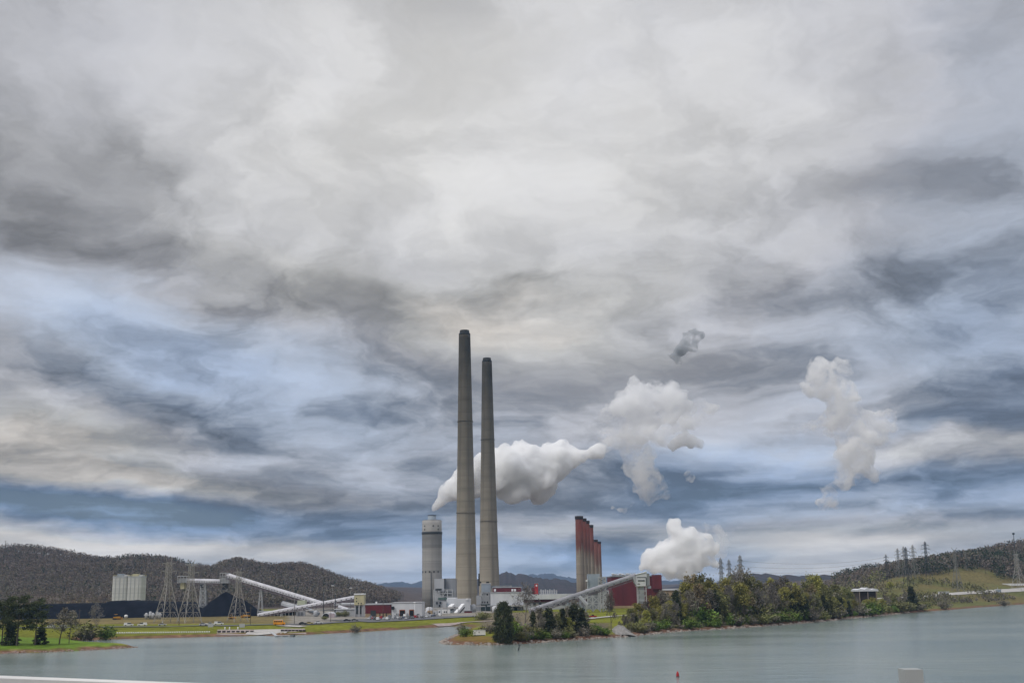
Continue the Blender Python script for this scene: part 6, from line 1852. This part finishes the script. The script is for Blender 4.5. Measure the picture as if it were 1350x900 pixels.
def plume(name, label, puffs, Y, mat, voxel, seed, sub=3, amp=.5, scale=.05, grow=1.0, spread=.5):
    """puffs: (column, row, radius in rows); each breaks into smaller billows, all fused into one skin and roughened"""
    g = random.Random(seed); V = []; F = []; k = 0
    def ball(c, r):
        nonlocal k
        V.append(ico_v * r + np.array(tuple(c))); F.append(ico_f + k); k += len(ico_v)
    for u, v, rp in puffs:
        c = pos(u, v, Y); r = rp * mpp(Y) * grow
        c = c + Vector((0, g.uniform(-spread, spread) * r, 0))
        ball(c, r * .86)
        for i in range(sub * 3):
            d = Vector((g.gauss(0, 1), g.gauss(0, 1), g.gauss(0, 1))).normalized()
            ball(c + d * r * g.uniform(.6, .95), r * g.uniform(.22, .42))
    o = np_mesh(name, np.concatenate(V), np.concatenate(F), mat)
    c0 = np.concatenate(V).mean(0)
    md = o.modifiers.new('remesh', 'REMESH'); md.mode = 'VOXEL'; md.voxel_size = voxel
    dg = bpy.context.evaluated_depsgraph_get()
    me = bpy.data.meshes.new_from_object(o.evaluated_get(dg))
    o.modifiers.clear()
    bm = bmesh.new(); bm.from_mesh(me)                       # stray crumbs are dropped
    seen_, kill = set(), []
    for v0 in bm.verts:
        if v0 in seen_: continue
        st, comp = [v0], []
        seen_.add(v0)
        while st:
            w = st.pop(); comp.append(w)
            for e in w.link_edges:
                x = e.other_vert(w)
                if x not in seen_: seen_.add(x); st.append(x)
        if len(comp) < 220: kill += comp
        else:
            cs = sum((v_.co for v_ in comp), Vector()) / len(comp)
            if sum((v_.co - cs).dot(v_.normal) for v_ in comp) < 0: kill += comp
    bmesh.ops.delete(bm, geom=kill, context='VERTS'); bm.to_mesh(me); bm.free(); me.update()
    n = len(me.vertices)
    co = np.empty(n * 3, np.float32); me.vertices.foreach_get('co', co); co = co.reshape(-1, 3)
    no = np.empty(n * 3, np.float32); me.vertices.foreach_get('normal', no); no = no.reshape(-1, 3)
    off = np.empty(n, np.float32); s_ = Vector((seed * 13.7, 0, 0))
    for i in range(n):
        p = Vector(co[i]) * scale + s_
        q = p + Vector((noise.noise(p * 1.3), noise.noise(p * 1.3 + Vector((9, 2, 5))), noise.noise(p * 1.3 + Vector((3, 8, 1))))) * .35
        c1 = min(1.0, noise.voronoi(q * 1.1)[0][0]); c2 = min(1.0, noise.voronoi(q * 2.7)[0][0]); c3 = min(1.0, noise.voronoi(q * 5.5)[0][0])
        off[i] = (.26 - c1 * c1) * .95 + (.26 - c2 * c2) * .55 + (.26 - c3 * c3) * .26 + noise.noise(p * .6) * .35
    co = co + no * (off * amp / scale)[:, None]
    me.vertices.foreach_set('co', co.ravel()); me.update()
    old_me = o.data; o.data = me; bpy.data.meshes.remove(old_me)
    md = o.modifiers.new('remesh', 'REMESH'); md.mode = 'VOXEL'; md.voxel_size = voxel * .8      # heals folds left by the billows
    dg = bpy.context.evaluated_depsgraph_get(); me2 = bpy.data.meshes.new_from_object(o.evaluated_get(dg))
    o.modifiers.clear(); o.data = me2; bpy.data.meshes.remove(me); me = me2
    bm = bmesh.new(); bm.from_mesh(me); seen_, kill = set(), []
    for v0 in bm.verts:
        if v0 in seen_: continue
        st, comp = [v0], []
        seen_.add(v0)
        while st:
            w = st.pop(); comp.append(w)
            for e in w.link_edges:
                x = e.other_vert(w)
                if x not in seen_: seen_.add(x); st.append(x)
        cs = sum((v_.co for v_ in comp), Vector()) / len(comp)
        if len(comp) < 200 or sum((v_.co - cs).dot(v_.normal) for v_ in comp) < 0: kill += comp
    bmesh.ops.delete(bm, geom=kill, context='VERTS'); bm.to_mesh(me); bm.free(); me.update()
    if not me.materials: me.materials.append(mat)
    me.polygons.foreach_set('use_smooth', np.ones(len(me.polygons), bool))
    return tag(o, label, 'steam plume')
MAIN = [(568.3, 677.5, 1.8), (569.5, 674.5, 3.0), (572, 671.5, 4.5), (577, 667, 7), (583, 659, 10), (590, 651, 13), (598, 646, 16), (607, 641, 18), (617, 634, 21), (628, 628, 25), (641, 624, 29), (655, 621, 32), (670, 621, 34),
        (684, 622, 33), (697, 621, 33), (710, 626, 31), (721, 618, 29), (715, 638, 22), (732, 609, 24), (743, 600, 20), (700, 640, 22), (680, 640, 20), (756, 601, 14), (768, 600, 12), (779, 597, 11), (789, 595, 9.5), (740, 585, 10), (690, 592, 12), (720, 650, 10)]
plume('steam_plume', 'big white plume drifting right from the stout flue stack behind the chimneys', MAIN, 1560, vol('thick_steam', .26, .0, (1, 1, 1), .07, .34, .50), 2.6, 3, 4, .40, .045, spread=.35)
UP = [(800, 549, 9), (792, 552, 6), (812, 541, 15), (826, 528, 20), (838, 517, 20), (848, 531, 22), (862, 524, 21), (876, 521, 19), (890, 527, 17), (880, 541, 18), (860, 549, 17), (838, 556, 13), (822, 565, 9), (905, 538, 13), (835, 503, 9), (872, 507, 10), (900, 549, 9), (852, 560, 10)]
plume('steam_puff', 'grey bellied puff of steam above the end of the big white plume', UP, 1620, vol('puff_steam', .13, .0, (.99, .99, .992), .038, .40, .60), 2.6, 5, 4, .42, .04, 1.10)
MID = [(800, 575, 10), (812, 578, 10), (825, 576, 9), (840, 590, 13), (850, 602, 14), (838, 614, 14), (846, 626, 15), (858, 636, 14), (868, 646, 11), (855, 652, 10), (876, 648, 7), (845, 645, 9), (830, 600, 10)]
plume('steam_puff', 'ragged pale steam wisp hanging left of the rising steam, below the grey bellied puff', MID, 1640, vol('wisp_steam', .12, .0, (.998, .996, .993), .042, .45, .66), 2.8, 7, 4, .42, .04, 1.32)
plume('steam_puff', 'small rounded white puff right of the ragged wisp', [(892, 583, 8), (902, 580, 11), (914, 582, 10), (922, 586, 7), (886, 589, 5)], 1640, vol('small_puff_steam', .28, .0, (1, 1, 1), .05, .38, .58), 2.4, 9, 4, .4, .05)
plume('steam_puff', 'tiny faint scrap of steam right of the ragged wisp', [(905, 627, 6), (910, 632, 6), (904, 634, 4), (914, 628, 4)], 1640, vol('faint_scrap', .12, .0, (1, 1, 1), .05, .40, .66), 2.0, 10, 3, .4, .06)
plume('steam_puff', 'thin low streak of steam under the ragged wisp', [(808, 669, 4), (816, 672, 5), (824, 671, 5), (831, 666, 4), (834, 662, 3)], 1640, vol('faint_streak', .14, .0, (1, 1, 1), .06, .40, .66), 1.8, 11, 3, .4, .07)
plume('smoke_puff', 'small dark grey cloud puff high above the other steam', [(888, 468, 8), (897, 460, 11), (906, 450, 11), (915, 444, 10), (923, 440, 7), (893, 474, 6), (880, 466, 5), (912, 458, 8)], 1640, vol('dark_cloud', .26, .0, (.62, .64, .66), .045, .40, .62), 2.4, 12, 4, .42, .05)
FAR = [(1070, 490, 10), (1082, 486, 14), (1096, 490, 15), (1110, 492, 10), (1080, 505, 16), (1097, 510, 17), (1108, 523, 17), (1118, 536, 17), (1128, 548, 18), (1138, 560, 17), (1122, 572, 19), (1140, 580, 17), (1126, 592, 18), (1142, 600, 14), (1118, 610, 15), (1134, 618, 11), (1150, 562, 14), (1164, 555, 12), (1174, 550, 9), (1176, 562, 7), (1160, 580, 10),
       (1100, 548, 12), (1085, 556, 7), (1072, 561, 7), (1058, 564, 6), (1046, 566, 5), (1095, 566, 10), (1150, 625, 8), (1110, 636, 9), (1100, 644, 8), (1092, 652, 8), (1086, 662, 9), (1098, 664, 8), (1078, 660, 5), (1080, 644, 4), (1122, 632, 8)]
plume('steam_puff', 'tall ragged cloud of thinning steam drifting alone at the right', FAR, 1700, vol('thin_steam', .15, .0, (.998, .995, .992), .040, .45, .66), 3.0, 14, 4, .42, .04, 1.38)
LOW = [(846, 746, 9), (853, 740, 12), (862, 733, 14), (874, 728, 16), (886, 724, 17), (896, 715, 17), (893, 703, 13), (888, 694, 10), (893, 688, 6), (905, 722, 18), (902, 738, 18), (884, 742, 15), (868, 746, 13), (918, 714, 15), (926, 726, 14), (918, 740, 15), (934, 738, 10), (942, 744, 8), (912, 702, 9), (930, 712, 9), (944, 722, 8), (900, 752, 12), (880, 755, 10), (862, 754, 8), (908, 760, 9)]
plume('steam_plume', 'dense white steam cloud rising low behind the maroon boiler house', LOW, 1320, vol('low_steam', .28, .0, (1, 1, 1), .08, .34, .50), 2.0, 16, 4, .40, .055, spread=.3)
plume('steam_puff', 'thin veil of steam trailing right off the low white cloud', [(938, 700, 12), (950, 712, 12), (940, 726, 11), (952, 730, 8), (930, 692, 8), (944, 690, 6), (958, 720, 6)], 1340, vol('veil_steam', .12, .0, (1, 1, 1), .035, .42, .66), 2.4, 17, 4, .4, .05)

LINK = [(797, 588, 9), (808, 581, 10), (820, 576, 10), (833, 573, 11), (848, 572, 12), (864, 569, 12), (880, 565, 11), (872, 580, 9), (896, 560, 10), (912, 554, 10), (926, 548, 9), (922, 532, 9), (938, 540, 7)]
plume('steam_puff', 'thin veil of steam joining the big white plume to the grey bellied puff', LINK, 1600, vol('joining_veil', .10, .0, (1, 1, 1), .036, .42, .66), 2.6, 19, 4, .42, .045, 1.3)

# ------------------------------------------------------------------ air
hz = MB().box(-17000, 17000, -2000, 16500, -6, 440).build('haze', None)
hm = bpy.data.materials.new('haze_air'); hm.use_nodes = True
t = hm.node_tree
for n in list(t.nodes): t.nodes.remove(n)
o_ = t.nodes.new('ShaderNodeOutputMaterial'); v_ = t.nodes.new('ShaderNodeVolumePrincipled')
v_.inputs['Color'].default_value = (.38, .64, 1.0, 1); v_.inputs['Density'].default_value = 4.2e-5; v_.inputs['Anisotropy'].default_value = .1
t.links.new(v_.outputs[0], o_.inputs['Volume'])
hz.data.materials.append(hm)
setting(hz, 'stuff')
